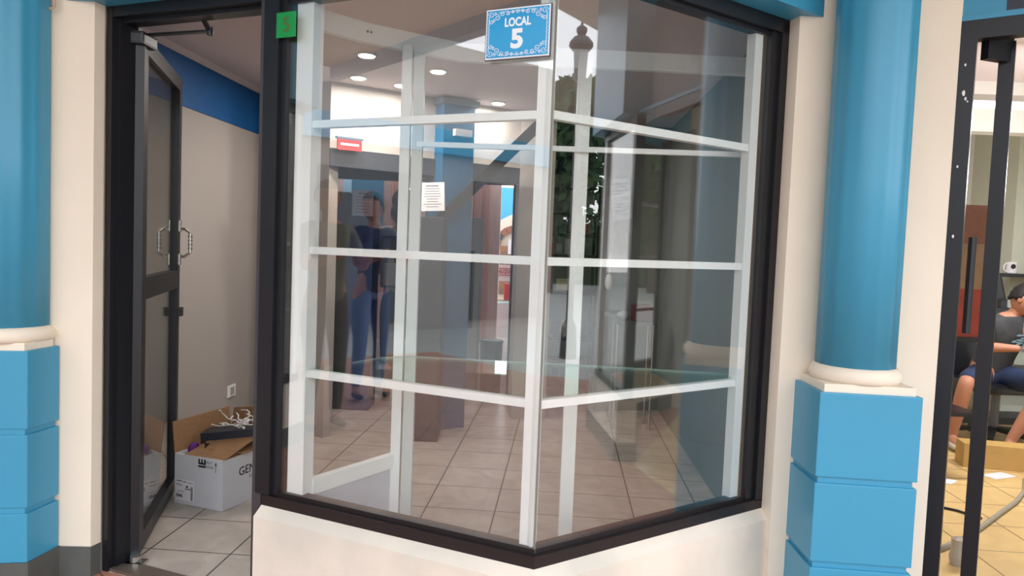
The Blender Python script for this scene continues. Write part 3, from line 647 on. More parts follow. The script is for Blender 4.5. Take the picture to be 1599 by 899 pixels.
# person in grey shirt beyond the shop, seen from behind
J = dict(pelvis=(-.93, 6.25, .96), chest=(-.93, 6.24, 1.28), neck=(-.93, 6.22, 1.50), head=(-.91, 6.20, 1.67),
         shL=(-1.11, 6.22, 1.44), elL=(-1.15, 6.27, 1.16), haL=(-1.06, 6.45, 1.0), shR=(-.75, 6.22, 1.44), elR=(-.68, 6.28, 1.18), haR=(-.68, 6.48, 1.14),
         hipL=(-1.02, 6.25, .92), knL=(-1.04, 6.22, .50), anL=(-1.04, 6.28, .08), toeL=(-1.06, 6.40, .04), hipR=(-.84, 6.25, .92), knR=(-.82, 6.22, .50), anR=(-.80, 6.24, .08), toeR=(-.76, 6.36, .04))
M_GSH = mat('grey_shirt', (164, 168, 168), .9, var=.1)
pc, Rm, V = person((-.93, 6.25, 0), 'person with grey shirt and dark cap standing beyond the shop, seen from behind', J, (.45, .9), .12, M_GSH, mat('black_trousers', (30, 31, 36), .9), sleeve=.45)
tmp = MB(); tmp.ball(V['head']+Vector((0, 0, .02)), (.118, .128, .118), 24, 16, Rm); tmp.ball(V['head']+Rm @ Vector((0, -.05, -.08)), (.105, .075, .10), 20, 12, Rm); tmp.ball(V['head']+Rm @ Vector((0, .12, .06)), (.075, .09, .012), 16, 8, Rm); tmp.build('cap', M_DKPL, pc, smooth=True)
bk = empty('backpack', (-.95, 6.04, 1.1), 'dark grey backpack on the back of the person in the grey shirt', 'backpack')
mb = MB(); mb.box((-1.07, 5.95, .98), (-.82, 6.085, 1.40)); mb.build('bag', mat('backpack_cloth', (84, 88, 90), .9), bk, bevel=.03, smooth=True)
mb = MB(); mb.box((-1.04, 5.93, 1.0), (-.86, 5.96, 1.18)); mb.build('pocket', M_GREY, bk, bevel=.01)
# person standing on the walkway, mirrored in the left pane
J = dict(pelvis=(-3.170, 1.260, .96), chest=(-3.170, 1.250, 1.27), neck=(-3.150, 1.260, 1.48), head=(-3.120, 1.290, 1.64),
         shL=(-3.210, 1.080, 1.42), elL=(-3.100, 1.020, 1.16), haL=(-2.890, 1.100, 1.20), shR=(-3.150, 1.440, 1.42), elR=(-3.050, 1.480, 1.16), haR=(-2.850, 1.380, 1.22),
         hipL=(-3.190, 1.160, .92), knL=(-3.160, 1.160, .50), anL=(-3.190, 1.160, .08), toeL=(-3.070, 1.160, .04), hipR=(-3.170, 1.360, .92), knR=(-3.150, 1.360, .50), anR=(-3.180, 1.380, .08), toeR=(-3.060, 1.400, .04))
person((-3.17, 1.26, 0), 'person in olive grey shirt standing on the walkway, mirrored faintly in the left pane', J, (1, .25), .118, mat('olive_grey_shirt', (120, 118, 104), .9), mat('olive_trousers', (92, 92, 84), .9), sleeve=.45)
JJ = {k: (v[0]-.75, v[1]-.78, v[2]) for k, v in J.items()}
person((-3.92, .48, 0), 'person in navy top and blue jeans mirrored faintly in the left pane', JJ, (.3, .9), .118, M_BLUEC, mat('blue_jeans', (96, 120, 158), .9), sleeve=.45)

# ------------------------------------------------------------------ next shop on the right
E0, dv = Vector((1.60, 2.668)), Vector((.829, -.559))
E1 = E0+dv*1.30
struct('trim_6', MB().seg((1.43, 2.727), (1.575, 2.697), 2.215, 3.26, -.14, .0), M_BLUE)
struct('trim_7', MB().seg((1.565, 2.697), E1, 2.215, 2.235, -.14, .004), M_BLUE)
struct('trim_8', MB().seg((1.565, 2.697), E1, 2.235, 3.26, -.14, -.004, 0, .135), M_BLUE)
struct('trim_9', MB().seg((1.565, 2.697), E1, 2.235, 3.26, -.14, -.006, .135, 1.2), mat('sign_panel_navy', (40, 44, 62), .4))
d2 = empty('door_2', (E0.x, E0.y, 0), kind='structure')
MB().seg(E0, E1, 0, 2.215, -.06, .0, -.045, .01).build('left_jamb', M_BLACK, d2)
mb = MB(); mb.seg(E0, E1, 2.15, 2.215, -.06, -.004, .01, 1.1); mb.build('head', M_BLACK, d2)
MB().prism([(1.735, 2.735), (1.775, 2.705), (1.80, 2.74), (1.76, 2.77)], .0, 2.16).build('hinge_stile', M_BLACK, d2)
mb = MB(); mb.bar((1.655, 2.69, 2.13), (1.77, 2.73, 2.13), .03, .09); mb.build('corner_block', M_BLACK, d2)
mb = MB(); mb.tube([(1.668, 2.70, 1.10), (1.668, 2.70, 1.45)], .014, 10); mb.build('lever_handle', M_DKPL, d2)
mb = MB()
for (s, z, r) in ((-.02, 2.06, .004), (-.018, 1.96, .008), (-.012, 1.94, .005), (-.006, 1.93, .003), (-.022, 1.70, .004), (-.02, 1.45, .005)): mb.ball(on(E0, E1, s, z, .0), (r, .002, r*1.3), 8, 6)
mb.build('paint_flecks', M_PAPER, d2)
# room
NW = mat('next_shop_wall', (228, 226, 218), .8, var=.03)
NG = mat('next_shop_green_wall', (200, 204, 188), .8)
struct('wall_next_shop_left', MB().box((1.40, 2.98, 0), (1.46, 7.2, 2.72)), NW)
struct('wall_next_shop_back', MB().box((1.46, 7.2, 0), (6.5, 7.3, 2.72)), NW)
struct('wall_next_shop_pier', MB().box((4.40, 6.55, 0), (4.75, 7.2, 2.72)), NG)
struct('wall_next_shop_right', MB().box((6.4, 2.3, 0), (6.5, 7.2, 2.72)), NG)
struct('ceiling_next_shop', MB().prism([(1.40, 3.0), (1.66, 2.80), (2.70, 2.10), (6.5, 2.3), (6.5, 7.3), (1.40, 7.3)], 2.72, 2.80), M_CEIL)
struct('trim_10', MB().box((1.46, 5.6, 2.35), (6.4, 5.75, 2.72)), NW)
tl = empty('tube_lamp', (3.0, 4.6, 2.33), 'bright fluorescent tube lamp hanging in the next shop', 'lamp')
MB().tube([(2.45, 4.6, 2.33), (3.75, 4.6, 2.33)], .018, 12).build('tube', M_TUBE, tl)
MB().box((2.43, 4.57, 2.352), (3.77, 4.63, 2.39)).build('housing', M_WHITE, tl)
MB().tube([(2.7, 4.6, 2.39), (2.7, 4.6, 2.72)], .004, 6).build('hanger', M_GREY, tl); MB().tube([(3.5, 4.6, 2.39), (3.5, 4.6, 2.72)], .004, 6).build('hanger', M_GREY, tl)
l = bpy.data.lights.new('lamp', 'AREA'); l.shape = 'RECTANGLE'; l.size = 1.3; l.size_y = .05; l.energy = 45*FX
lo = bpy.data.objects.new('lamp', l); COL.objects.link(lo); lo.location = (.1, 0, -.03); lo.parent = tl
l2 = bpy.data.lights.new('lamp', 'POINT'); l2.shadow_soft_size = .12; l2.energy = 34*FX      # the bare tube shines to all sides
lo2 = bpy.data.objects.new('lamp', l2); COL.objects.link(lo2); lo2.location = (.6, 0, -.40); lo2.parent = tl
# office chair
gc = empty('gaming_chair', (3.75, 5.75, 0), 'black gaming chair with slotted headrest under the seated person in the next shop', 'chair')
mb = MB(); mb.box((3.50, 5.40, .40), (4.04, 5.86, .47)); mb.build('seat', M_DKPL, gc, bevel=.02)
mb = MB(); mb.hexa([(3.54, 5.84, .47), (4.02, 5.84, .47), (4.02, 5.92, .47), (3.54, 5.92, .47), (3.48, 5.88, 1.02), (4.00, 5.88, 1.02), (4.00, 5.97, 1.02), (3.48, 5.97, 1.02)]); mb.build('backrest', M_DKPL, gc, bevel=.015)
mb = MB(); mb.hexa([(3.52, 5.88, 1.08), (3.94, 5.88, 1.08), (3.94, 5.97, 1.08), (3.52, 5.97, 1.08), (3.56, 5.90, 1.28), (3.90, 5.90, 1.28), (3.90, 5.98, 1.28), (3.56, 5.98, 1.28)]); mb.build('headrest', M_DKPL, gc, bevel=.02)
for x in (3.54, 3.73, 3.90): MB().box((x, 5.89, 1.01), (x+.05, 5.96, 1.09)).build('headrest_strut', M_DKPL, gc)
MB().box((3.46, 5.86, .60), (3.52, 5.95, 1.0)).build('side_panel', M_RED, gc, bevel=.01)
MB().tube([(3.76, 5.66, .08), (3.76, 5.66, .40)], .03, 12).build('gas_column', M_GREY, gc)
for k in range(5):
    a = k*2*math.pi/5+.3; q = (3.76+.28*math.cos(a), 5.66+.28*math.sin(a))
    MB().bar((3.76, 5.66, .10), (q[0], q[1], .07), .05, .03).build('base_leg', M_DKPL, gc)
    MB().tube([(q[0]-.012, q[1], .032), (q[0]+.012, q[1], .032)], .03, 14).build('caster', M_DKPL, gc)
# small gold carton, sheets, cable, mug, shelf
thing('carton', MB().prism([(3.10, 5.04), (3.06, 4.88), (3.66, 4.74), (3.70, 4.90)], .001, .16), mat('ochre_carton', (196, 158, 92), .6, var=.08), 'closed ochre carton on the floor in front of the seated person', 'box', bevel=.002)
mb = MB(); mb.ball((3.86, 5.02, .075), (.12, .08, .072), 16, 10); thing('plastic_bag', mb, mat('grey_plastic', (176, 180, 180), .4), 'crumpled grey plastic bag on the floor behind the right end of the ochre carton', 'bag', smooth=True)
for k, (x, y, a, lab) in enumerate(((3.18, 4.70, .4, 'white paper sheet on the floor in front of the ochre carton'), (3.32, 4.55, .1, 'white paper scrap right of the larger floor sheet'), (2.75, 4.55, .7, 'white paper on the floor seen between the two black door bars'))):
    thing('paper_sheet', MB().prism(rp(x, y, .10 if k < 1 else .06, .05, a), .0015, .003), M_PAPER, lab, 'paper')
mb = MB(); pts = [(2.05, 3.40, .013), (2.23, 3.53, .013), (2.43, 3.70, .013), (2.70, 3.95, .013), (2.92, 4.15, .013), (3.12, 4.37, .013), (3.28, 4.6, .013)]
mb.tube(pts, .012, 8); thing('floor_cable', mb, mat('grey_cable', (150, 142, 128), .5), 'thick grey cable curving over the yellow tiles of the next shop', 'cable', smooth=True)
mb = MB(); mb.tube([(2.38, 4.05, .009), (2.48, 3.97, .009), (2.54, 3.86, .009)], .007, 6); thing('black_cable', mb, M_DKPL, 'short black cable on the yellow tiles by the door bars', 'cable')
mb = MB(); mb.lathe((2.05, 3.26), [(.03, .002), (.035, .04), (.028, .08), (.03, .12), (.008, .13)], 12); thing('plastic_wrap', mb, mat('wrap_grey', (150, 142, 132), .3), 'crumpled plastic wrap on the floor between the two black door bars', 'wrap')
sh = empty('storage_shelf', (4.1, 6.4, 0), 'dark storage shelf behind the gaming chair with a mug on top', 'shelf')
MB().box((3.85, 6.25, 0), (4.9, 6.54, .06)).build('plinth', M_DKPL, sh)
for z in (.45, .85, 1.26): MB().box((3.85, 6.25, z), (4.9, 6.54, z+.03)).build('board', M_DKPL, sh)
for x in (3.85, 4.87): MB().box((x, 6.25, .06), (x+.03, 6.54, 1.26)).build('side', M_DKPL, sh)
mg = empty('mug', (4.27, 6.38, 1.29), 'white mug with dark print on the shelf behind the seated person', 'mug')
MB().lathe((4.29, 6.38), [(.040, 1.291), (.044, 1.30), (.044, 1.39), (.041, 1.39)], 24).build('cup', M_PAPER, mg, smooth=False)
mb = MB(); mb.tube([(4.25, 6.37, 1.375)]+[(4.248-.032*math.sin(a), 6.37, 1.34+.035*math.cos(a)) for a in (.4, .9, 1.57, 2.2, 2.7)]+[(4.25, 6.37, 1.305)], .006, 8); mb.build('handle', M_PAPER, mg)
mb = MB(); mb.ball((4.28, 6.338, 1.35), (.022, .004, .022), 12, 8); mb.build('print', M_INK, mg)
# boxes and red lead stacked in the slot between the door bars
for k, (z0, z1, c, lab) in enumerate(((0.9, 1.20, (150, 60, 44), 'red carton low in the stack seen between the door bars'), (1.20, 1.48, (140, 112, 84), 'brown carton in the middle of the stack between the door bars'), (1.48, 1.72, (120, 78, 58), 'dark brown carton topmost between the door bars'))):
    thing('stock_carton', MB().box((2.62, 4.6, z0), (2.95, 4.9, z1)), mat('carton_%d' % k, c, .7, var=.2, vscale=10), lab, 'box')
rk = empty('stock_rack', (2.8, 4.75, 0), 'dark rack that carries the cartons behind the door bars', 'rack')
for x in (2.62, 2.93):
    for y in (4.6, 4.88): MB().box((x, y, 0), (x+.02, y+.02, .88)).build('leg', M_DKPL, rk)
MB().box((2.60, 4.58, .87), (2.97, 4.92, .898)).build('top', M_DKPL, rk); MB().box((2.60, 4.58, .40), (2.97, 4.92, .42)).build('board', M_DKPL, rk)

# the bay of the next shop further right and the bay of the shop on the left (both mirrored in the panes)
def side_bay(n, a, c, b, shutter=(70, 74, 76)):
    a, c, b = Vector(a), Vector(c), Vector(b)
    mb = MB(); mb.prism(*bent((a, c, b), 0, .12, -.09, .06)); struct('baseboard_bay_%d' % n, mb, M_GREYBASE)
    mb = MB(); mb.prism(*bent((a, c, b), .12, .40, -.08, .05)); struct('wall_bay_%d' % n, mb, M_CREAM2)
    wn = empty('window_%d' % n, (c.x, c.y, .4), kind='structure')
    MB().prism(*bent((a, c, b), .40, .45, -.05, .012)).build('sill_rail', M_BROWNBLK, wn); MB().prism(*bent((a, c, b), 2.16, 2.215, -.05, .012)).build('head_rail', M_BLACK, wn)
    for p, q in ((a, c), (c, b)):
        L = (q-p).length
        MB().seg(p, q, .45, 2.16, -.05, .01, 0 if p is a else .02, .06).build('jamb', M_BLACK if p is a else M_WHITE, wn); MB().seg(p, q, .45, 2.16, -.05, .01, L-.06, L-.005).build('jamb', M_WHITE if p is a else M_BLACK, wn)
        MB().seg(p, q, .45, 2.16, -.016, -.010, .05, L-.05).build('pane', M_GLASS, wn)
        MB().seg(p, q, .45, 2.16, -.42, -.40, .12, L-.12).build('backing_panel', mat('backing_%d' % n, shutter, .7), wn)
        for z in (.88, 1.31, 1.74): MB().seg(p, q, z-.012, z+.012, -.055, -.02, .05, L-.05).build('shelf_rail', M_WHITE, wn)
    mb = MB(); mb.prism(*bent((a, c, b), 2.215, 3.26, -.14, .10)); struct('trim_bay_%d' % n, mb, M_BLUE)
side_bay(2, tuple(E1+dv*.03), (3.56, 1.53), (4.56, 1.90), (96, 96, 90))
side_bay(3, (-3.98, 1.45), (-3.0, 1.55), (-2.38, 2.46), (60, 62, 66))
struct('wall_far_right', MB().prism([(4.56, 1.90), (5.1, 1.85), (5.1, 2.1), (4.56, 2.1)], 0, 3.26), M_CREAM)
struct('wall_left_pier', MB().prism([(-2.42, 2.48), (-2.20, 2.78), (-2.25, 2.98), (-2.6, 2.98), (-2.55, 2.50)], 0, 3.26), M_CREAM)
# canopy over the walkway
struct('ceiling_walkway', MB().prism([(-6, -.1), (3.6, -.1), (3.6, 1.0), (5.5, 1.5), (5.5, 3.2), (-6, 3.2)], 3.25, 3.4), M_CREAM)
struct('trim_fascia', MB().prism([(-6, -.22), (3.72, -.22), (3.72, 1.0), (3.6, 1.0), (3.6, -.1), (-6, -.1)], 3.12, 3.6), M_BLUE)

# ------------------------------------------------------------------ things beyond the rear opening
kk = empty('display_cabinet', (-1.35, 5.98, 0), 'tall dark cabinet beyond the rear opening with a printed notice on it', 'cabinet')
MB().box((-1.62, 5.85, .001), (-1.30, 6.12, 1.73)).build('body', mat('cabinet_dark', (46, 46, 48), .5), kk, bevel=.01)
MB().box((-1.30, 5.84, .001), (-1.11, 6.12, 1.71)).build('blue_door', mat('navy_panel', (30, 52, 92), .5), kk, bevel=.004)
def notice(name, c, xd, w_, h_, label, rot=0, lines=8, m=M_PAPER, seed=1):
    r = empty(name, c, label, 'notice'); x = Vector(xd).normalized(); u = Vector((0, 0, 1)); q = Matrix.Rotation(rot, 3, x.cross(u)); x = q @ x; u = q @ u; n = x.cross(u); c = Vector(c)
    mb = MB(); V4 = [c-x*w_/2-u*h_/2, c+x*w_/2-u*h_/2, c+x*w_/2+u*h_/2, c-x*w_/2+u*h_/2]
    mb.hexa(V4+[v+n*.0015 for v in V4]); mb.build('sheet', m, r)
    mb = MB(); rr = random.Random(seed)
    for k in range(lines):
        z = h_*(.36-.72*k/max(1, lines-1)); l = w_*rr.uniform(.45, .8); hh = h_*.018*(2 if k == 0 else 1); x0 = -l/2
        a = c+x*x0+u*z+n*.0016; V4 = [a, a+x*l, a+x*l+u*hh, a+u*hh]; mb.hexa(V4+[v+n*.0008 for v in V4])
    mb.build('print_lines', M_GINK, r); return r
notice('notice_sheet', (-1.195, 5.825, 1.645), (1, 0, 0), .165, .20, 'grey printed notice taped to the tall dark cabinet', lines=7, m=mat('grey_paper', (168, 172, 186), .8))
notice('notice_sheet', (-.585, 5.235, 1.68), (.99, -.15, 0), .175, .20, 'white printed notice on the square blue column', rot=.05, lines=9, seed=3)
notice('notice_sheet', (.875, 6.168, 1.78), (.97, .25, 0), .17, .34, 'tall pale notice on the grey wall seen through the right pane', rot=.14, lines=10, seed=5, m=mat('grey_paper_b', (150, 154, 160), .8))
notice('notice_sheet', (.44, 6.447, 1.04), (1, 0, 0), .11, .10, 'small cream card on the dark rack seen through the right pane', lines=1, seed=9, m=mat('cream_paper', (232, 226, 196), .7))
cab2 = empty('service_cabinet', (-.55, 5.15, 0), 'dark narrow cabinet standing against the square blue column', 'cabinet')
MB().box((-.66, 4.98, .001), (-.47, 5.20, 1.53)).build('body', mat('cabinet_charcoal', (28, 27, 31), .5), cab2, bevel=.008)
MB().box((-.645, 4.965, 1.2), (-.485, 4.98, 1.46)).build('panel', M_DKPL, cab2)
# low counter, pillars and post in the passage
ct = empty('counter', (-.30, 6.9, 0), 'grey counter block right of the square blue column in the passage', 'counter')
MB().box((-.52, 6.7, .001), (-.30, 7.2, 1.60)).build('body', mat('counter_grey', (186, 188, 188), .6), ct, bevel=.008)
MB().box((-.40, 6.68, .6), (-.35, 6.70, 1.3)).build('strip', M_DKPL, ct)
thing('waste_bin', MB().lathe((-.16, 6.45), [(.085, .001), (.10, .5), (.105, .52), (.10, .53)], 20), M_DKPL, 'dark waste bin on the tiles beyond the rear opening', 'bin')
# diagonal rail
dr = empty('stair_rail', (-.2, 5.3, 1.6), 'black double rail slanting up from the column to the pier behind the left pane', 'rail')
for o_ in (0, .055):
    MB().bar((-.56, 5.28, 1.52-o_), (.16, 5.42, 2.28-o_), .036, .04).build('bar', mat('rail_black_%d' % int(o_*1000), (10, 10, 12), .6), dr)
MB().bar((-.56, 5.28, 1.50), (.16, 5.42, 2.255), .012, .05).build('web', M_GREY, dr)
# glass door post beyond
gp = empty('glass_partition', (.0, 6.25, 0), 'black framed glass partition beside the passage beyond the shop', 'partition')
MB().box((-.02, 6.28, 0), (.012, 6.31, 2.0)).build('post', M_BLACK, gp); MB().box((.075, 7.2, 0), (.11, 7.24, 2.0)).build('post', M_BLACK, gp)
MB().prism([(0, 6.31), (.085, 7.2), (.092, 7.2), (.008, 6.31)], .05, 1.95).build('pane', M_DGLASS, gp)
# rack of metal shelves behind the right pane
sr = empty('metal_rack', (.5, 6.6, 0), 'dark metal rack with four shelves seen behind the corner of the bay', 'rack')
for x in (.02+.25, .72):
    for y in (6.45, 6.80): MB().box((x, y, 0), (x+.025, y+.025, 1.95)).build('leg', M_DKPL, sr)
for z in (.55, .95, 1.28, 1.46, 1.64, 1.86): MB().box((.27, 6.45, z), (.745, 6.825, z+.022)).build('shelf_board', M_DKPL, sr)
rc = random.Random(4)
cols = [(206, 214, 220), (170, 176, 180), (90, 110, 120), (190, 60, 50), (220, 214, 200)]
names = ['near the left leg', 'second from the left', 'in the middle', 'second from the right', 'near the right leg']
for zi, z in enumerate((1.304, 1.484, .574)):
    x = .305
    for k in range(5):
        w_ = rc.uniform(.04, .065); h_ = rc.uniform(.09, .14)
        c_ = rc.choice(cols); cn = {(206, 214, 220): 'white', (170, 176, 180): 'grey', (90, 110, 120): 'slate', (190, 60, 50): 'red', (220, 214, 200): 'cream'}[c_]
        thing('stock_pack', MB().box((x, 6.52, z), (x+w_, 6.62, z+h_)), mat('pack_%d_%d' % (zi, k), c_, .5), '%s pack %s of the %s shelf of the metal rack' % (cn, names[k], ('upper middle', 'upper', 'lower')[zi]), 'pack', 'small packs on the metal rack')
        x += w_+.025
# hanging bag, stand and round table seen through the right pane
thing('hanging_bag', MB().ball((.80, 6.125, 1.09), (.035, .028, .07), 14, 10).tube([(.80, 6.12, 1.15), (.80, 6.165, 1.35)], .004, 6), mat('white_plastic', (206, 208, 206), .4), 'small white plastic bag hanging from the grey wall behind the right pane', 'bag', smooth=True)
st = empty('side_table', (.95, 5.7, 0), 'small steel table with a cloth beside the grey wall', 'table')
MB().box((.80, 5.55, .80), (1.10, 5.80, .82)).build('table_top', M_GREY, st)
for x in (.81, 1.08):
    for y in (5.56, 5.78): MB().tube([(x, y, 0), (x, y, .80)], .010, 8).build('leg', M_STEEL, st)
thing('maroon_case', MB().box((.93, 5.6, .822), (1.08, 5.72, .95)), mat('maroon', (92, 44, 50), .6), 'maroon case standing on the small steel table', 'case', bevel=.01)
thing('bundle', MB().ball((.865, 5.66, .86), (.05, .05, .04), 14, 10), mat('bundle_grey', (140, 144, 148), .7), 'grey bundle on the small steel table beside the maroon case', 'bundle', smooth=True)
# ------------------------------------------------------------------ plaza behind the shop
bb = empty('pink_building', (-2, 10.4, 0), 'pink building with teal shuttered windows beyond the rear opening', 'building')
MB().box((-5.5, 10.3, 0), (-.20, 10.6, 4.2)).build('wall', M_PINK, bb)
for x in (-2.25, -3.2): MB().box((x, 10.24, .9), (x+.42, 10.31, 2.6)).build('shutter', mat('teal_shutter', (40, 118, 150), .6), bb)
MB().box((-2.38, 10.25, .9), (-2.26, 10.31, 2.6)).build('shutter', mat('pale_shutter', (176, 214, 232), .6), bb)
for x in (-1.72, -1.62, -1.50, -1.36, -1.05, -.72, -.62, -.50, -.40): MB().box((x, 10.25, 0), (x+.04, 10.31, 4)).build('pilaster', mat('terracotta_pink', (206, 140, 120), .7), bb)
ab = empty('arched_building', (0, 13, 0), 'cream gabled front with a brick arch across the plaza', 'building')
mb = MB()
V8 = [(-.75, 13.2, 0), (1.4, 13.2, 0), (1.4, 13.5, 0), (-.75, 13.5, 0)]
mb.hexa([(-.75, 13.2, 0), (1.4, 13.2, 0), (1.4, 13.5, 0), (-.75, 13.5, 0), (-.75, 13.2, 1.55), (1.4, 13.2, 2.7), (1.4, 13.5, 2.7), (-.75, 13.5, 1.55)]); mb.build('gable_wall', M_CREAM, ab)
mb = MB(); mb.box((-1.2, 13.9, 0), (2.0, 14.1, 2.45)); mb.build('blue_roof_wall', mat('roof_blue', (70, 170, 214), .6), ab)
for k in range(9):
    a = math.pi*k/9; a2 = math.pi*(k+1)/9-.04
    cxx, czz, r1, r2 = .02, 1.36, .26, .37
    mb = MB(); Q = [(cxx+r1*math.cos(a), czz+r1*math.sin(a)), (cxx+r2*math.cos(a), czz+r2*math.sin(a)), (cxx+r2*math.cos(a2), czz+r2*math.sin(a2)), (cxx+r1*math.cos(a2), czz+r1*math.sin(a2))]
    mb.hexa([(x, 13.12, z) for x, z in Q]+[(x, 13.21, z) for x, z in Q]); mb.build('arch_brick', mat('brick_%d' % k, ((150, 92, 66), (70, 66, 66))[k % 3 == 1], .8), ab)
MB().box((-.24, 13.15, .5), (.28, 13.21, 1.36)).build('arch_recess', mat('arch_brown_paint', (104, 92, 80), .8, rgb2=(160, 110, 70), vscale=5), ab)  # mottled brown colour for the panel inside the arch
MB().box((-.10, 13.12, 1.22), (.16, 13.15, 1.48)).build('arch_sign', M_PAPER, ab)
tr0 = empty('potted_shrub', (-.38, 11.9, 0), 'shrub with pale leaves beside the arched front', 'plant')
MB().lathe((-.47, 11.9), [(.12, 0), (.16, .3), (.15, .32)], 16).build('pot', mat('terracotta_pot', (150, 90, 66), .7), tr0)
def foliage(mb, c, r, n, s, rnd):
    for k in range(n):
        v = Vector((rnd.gauss(0, 1), rnd.gauss(0, 1), rnd.gauss(0, 1))).normalized()*rnd.random()**.4
        p = Vector(c)+Vector((v.x*r[0], v.y*r[1], v.z*r[2])); a = Vector((rnd.gauss(0, 1), rnd.gauss(0, 1), rnd.gauss(0, 1))).normalized()*s; b = a.orthogonal().normalized()*s*.55
        mb.quad(p-a, p+b, p+a, p-b)
mb = MB(); foliage(mb, (-.47, 11.9, 1.1), (.17, .17, .75), 260, .05, random.Random(2)); mb.build('foliage', mat('pale_leaf', (190, 200, 120), .7), tr0)
bn = empty('banner_stall', (0, 11.2, 0), 'stall with red cloths and a framed red and white board across the plaza', 'stall')
MB().box((-.42, 11.0, 0), (.55, 11.5, .50)).build('counter', M_PAPER, bn)
MB().box((-.40, 10.98, .50), (.55, 11.45, .53)).build('counter_top', M_SHELFG, bn)
for k, (x, w_, z0, z1) in enumerate(((-.33, .10, .55, 1.02), (.05, .16, .54, .82), (.22, .14, .54, .86), (-.12, .14, .54, .80), (.16, .16, .84, 1.06))): MB().box((x, 11.1, z0), (x+w_, 11.18, z1)).build('red_cloth', M_RED, bn, bevel=.02)
sb = empty('sign_board', (-.05, 10.9, .8), 'white board with a red framed word across the plaza', 'sign')
MB().box((-.28, 10.90, .84), (.12, 10.915, 1.08)).build('board', M_PAPER, sb)
mb = MB(); mb.box((-.245, 10.89, .925), (.085, 10.90, .935)); mb.box((-.245, 10.89, 1.025), (.085, 10.90, 1.035)); mb.box((-.245, 10.89, .925), (-.235, 10.90, 1.035)); mb.box((.075, 10.89, .925), (.085, 10.90, 1.035)); mb.build('frame_print', M_RED, sb)
text('lettering', 'ALQUILA', M_RED, sb, (-.08, 10.888, .98), (1, 0, 0), (0, 0, 1), .075, .001, bold=.002, xscale=.85)
MB().tube([(-.27, 10.92, 0), (-.27, 10.92, .84)], .008, 6).build('leg', M_GREY, sb); MB().tube([(.11, 10.92, 0), (.11, 10.92, .84)], .008, 6).build('leg', M_GREY, sb)
# ceiling sign and small white sign on the lintel
hsn = empty('hanging_sign', on(K0, K1, .12, 1.98, .06), 'small red sign hanging from the lintel at the upper left of the bay', 'sign')
MB().seg(K0, K1, 1.95, 2.02, .05, .062, .03, .20).build('panel', mat('red_sign', (206, 60, 66), .5), hsn)
MB().seg(K0, K1, 2.022, 2.035, .048, .064, .02, .21).build('bracket', M_GREY, hsn)
mb = MB(); mb.seg(K0, K1, 1.98, 1.995, .062, .064, .05, .18); mb.build('print_lines', M_PAPER, hsn)
MB().bar(on(K0, K1, .11, 2.03, .0), on(K0, K1, .11, 2.03, .055), .01, .01).build('arm', M_GREY, hsn)

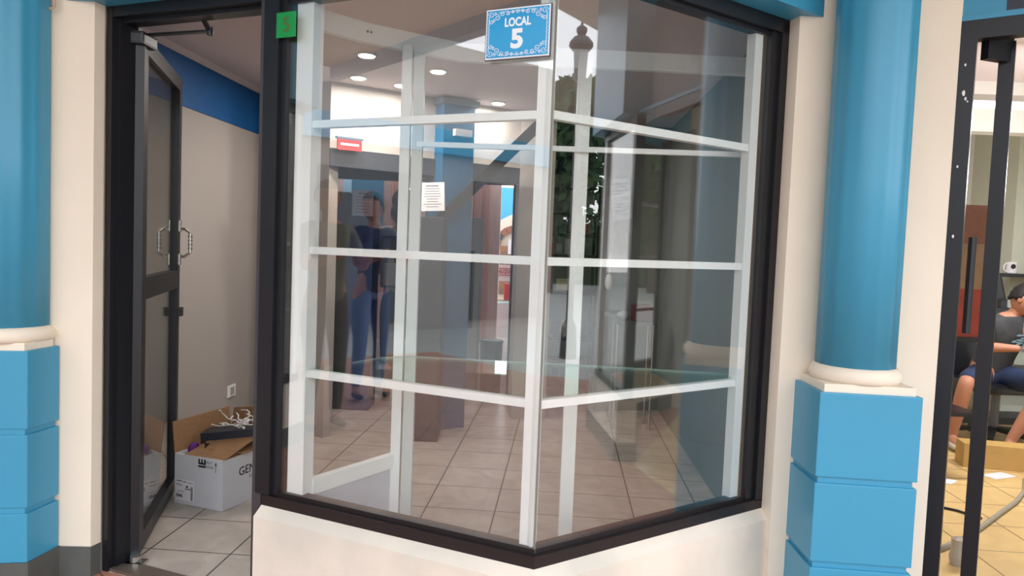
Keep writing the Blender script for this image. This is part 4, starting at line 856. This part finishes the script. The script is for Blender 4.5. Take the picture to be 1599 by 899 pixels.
# ------------------------------------------------------------------ surroundings in front of the shop (mirrored in the panes)
lp = empty('street_lamp', (7.7, .2, -.14), 'street lamp with an old style lantern, mirrored in the right pane', 'street lamp')
MB().lathe((7.75, .15), [(.12, -.14), (.10, .3), (.05, .4), (.045, 3.5), (.07, 3.55), (.04, 3.6)], 14).build('pole', M_DKPL, lp)
MB().lathe((7.75, .15), [(.05, 3.6), (.085, 3.66), (.10, 3.98), (.10, 4.0)], 8).build('lantern_glass', M_GREY, lp)
MB().lathe((7.75, .15), [(.12, 4.0), (.165, 4.06), (.16, 4.11), (.10, 4.18), (.05, 4.2), (.075, 4.26), (.07, 4.30), (.02, 4.34), (.015, 4.42)], 14).build('lantern_cap', M_DKPL, lp)
def tree(c, H, r, seed, label):
    t = empty('tree', (c[0], c[1], -.14), label, 'tree', 'trees across the plaza mirrored in the right pane'); rnd = random.Random(seed)
    MB().tube([(c[0], c[1], -.14), (c[0]+.1, c[1], H*.35), (c[0], c[1]+.1, H*.6)], [.22, .17, .10], 10).build('trunk', mat('bark_%d' % seed, (74, 60, 48), .9), t)
    mb = MB()
    for k in range(7): foliage(mb, (c[0]+rnd.uniform(-r, r)*.6, c[1]+rnd.uniform(-r, r)*.6, H*.68+rnd.uniform(-.5, .5)*r), (r*.6, r*.6, r*.5), 900, .26, rnd)
    mb.build('crown', M_GREEN, t)
tree((22, -4.6), 6.6, 2.6, 11, 'dark tree behind the lantern in the mirror image, nearer the shop corner')
tree((25, -1.5), 6.0, 2.4, 12, 'dark tree further right in the mirror image')
hd = MB(); rh = random.Random(5)
for k in range(16): foliage(hd, (29+rh.uniform(-.4, .4), -9+k*.8, 1.3), (.7, .8, 1.9), 420, .22, rh)
hd.box((28.7, -9.5, -.14), (29.3, 4, 2.3))
thing('hedge_screen', hd, M_GREEN, 'long dark hedge added behind the trees to block the low sky mirrored in the right pane', 'hedge_screen')  # screen of leaves added to block the bright horizon under the tree crowns
pb = empty('plaza_building', (14, 6, 0), 'pale pink plaza building across the walkway, mirrored in the right pane', 'building')
MB().box((13, 2.2, -.14), (13.4, 9, 5.2)).build('wall', mat('rose_wall', (190, 150, 142), .8), pb)
for k in range(4): MB().box((12.95, 2.8+k*1.5, 1.0), (13.02, 3.5+k*1.5, 2.6)).build('window', M_GREY, pb)
MB().box((12.7, 2.0, 5.2), (13.6, 9.1, 5.5)).build('cornice', M_CREAM, pb)
la = empty('sky_block_building', (-9, 0, 0), 'long pale building added beyond the walkway to block sky mirrored in the left pane', 'building')  # added so that the left pane mirrors less bright sky
MB().box((-9.5, -14, -.14), (-9, 7, 4.8)).build('wall', M_INT, la)
for k in range(6): MB().box((-9.05, -12+k*3, 0), (-8.97, -10.4+k*3, 2.5)).build('window', M_GREY, la)
MB().box((-9.1, -14, 2.9), (-8.85, 7, 3.3)).build('blue_band', M_BLUE, la)
lb_ = empty('rear_plaza_building', (-6, -14, 0), 'cream arcade building across the plaza behind the viewer', 'building')
MB().box((-14, -16, -.14), (14, -15, 4.5)).build('wall', M_CREAM, lb_)
for k in range(8): MB().box((-12+k*3.2, -15.05, 0), (-10.6+k*3.2, -14.95, 2.7)).build('window', M_GREY, lb_)
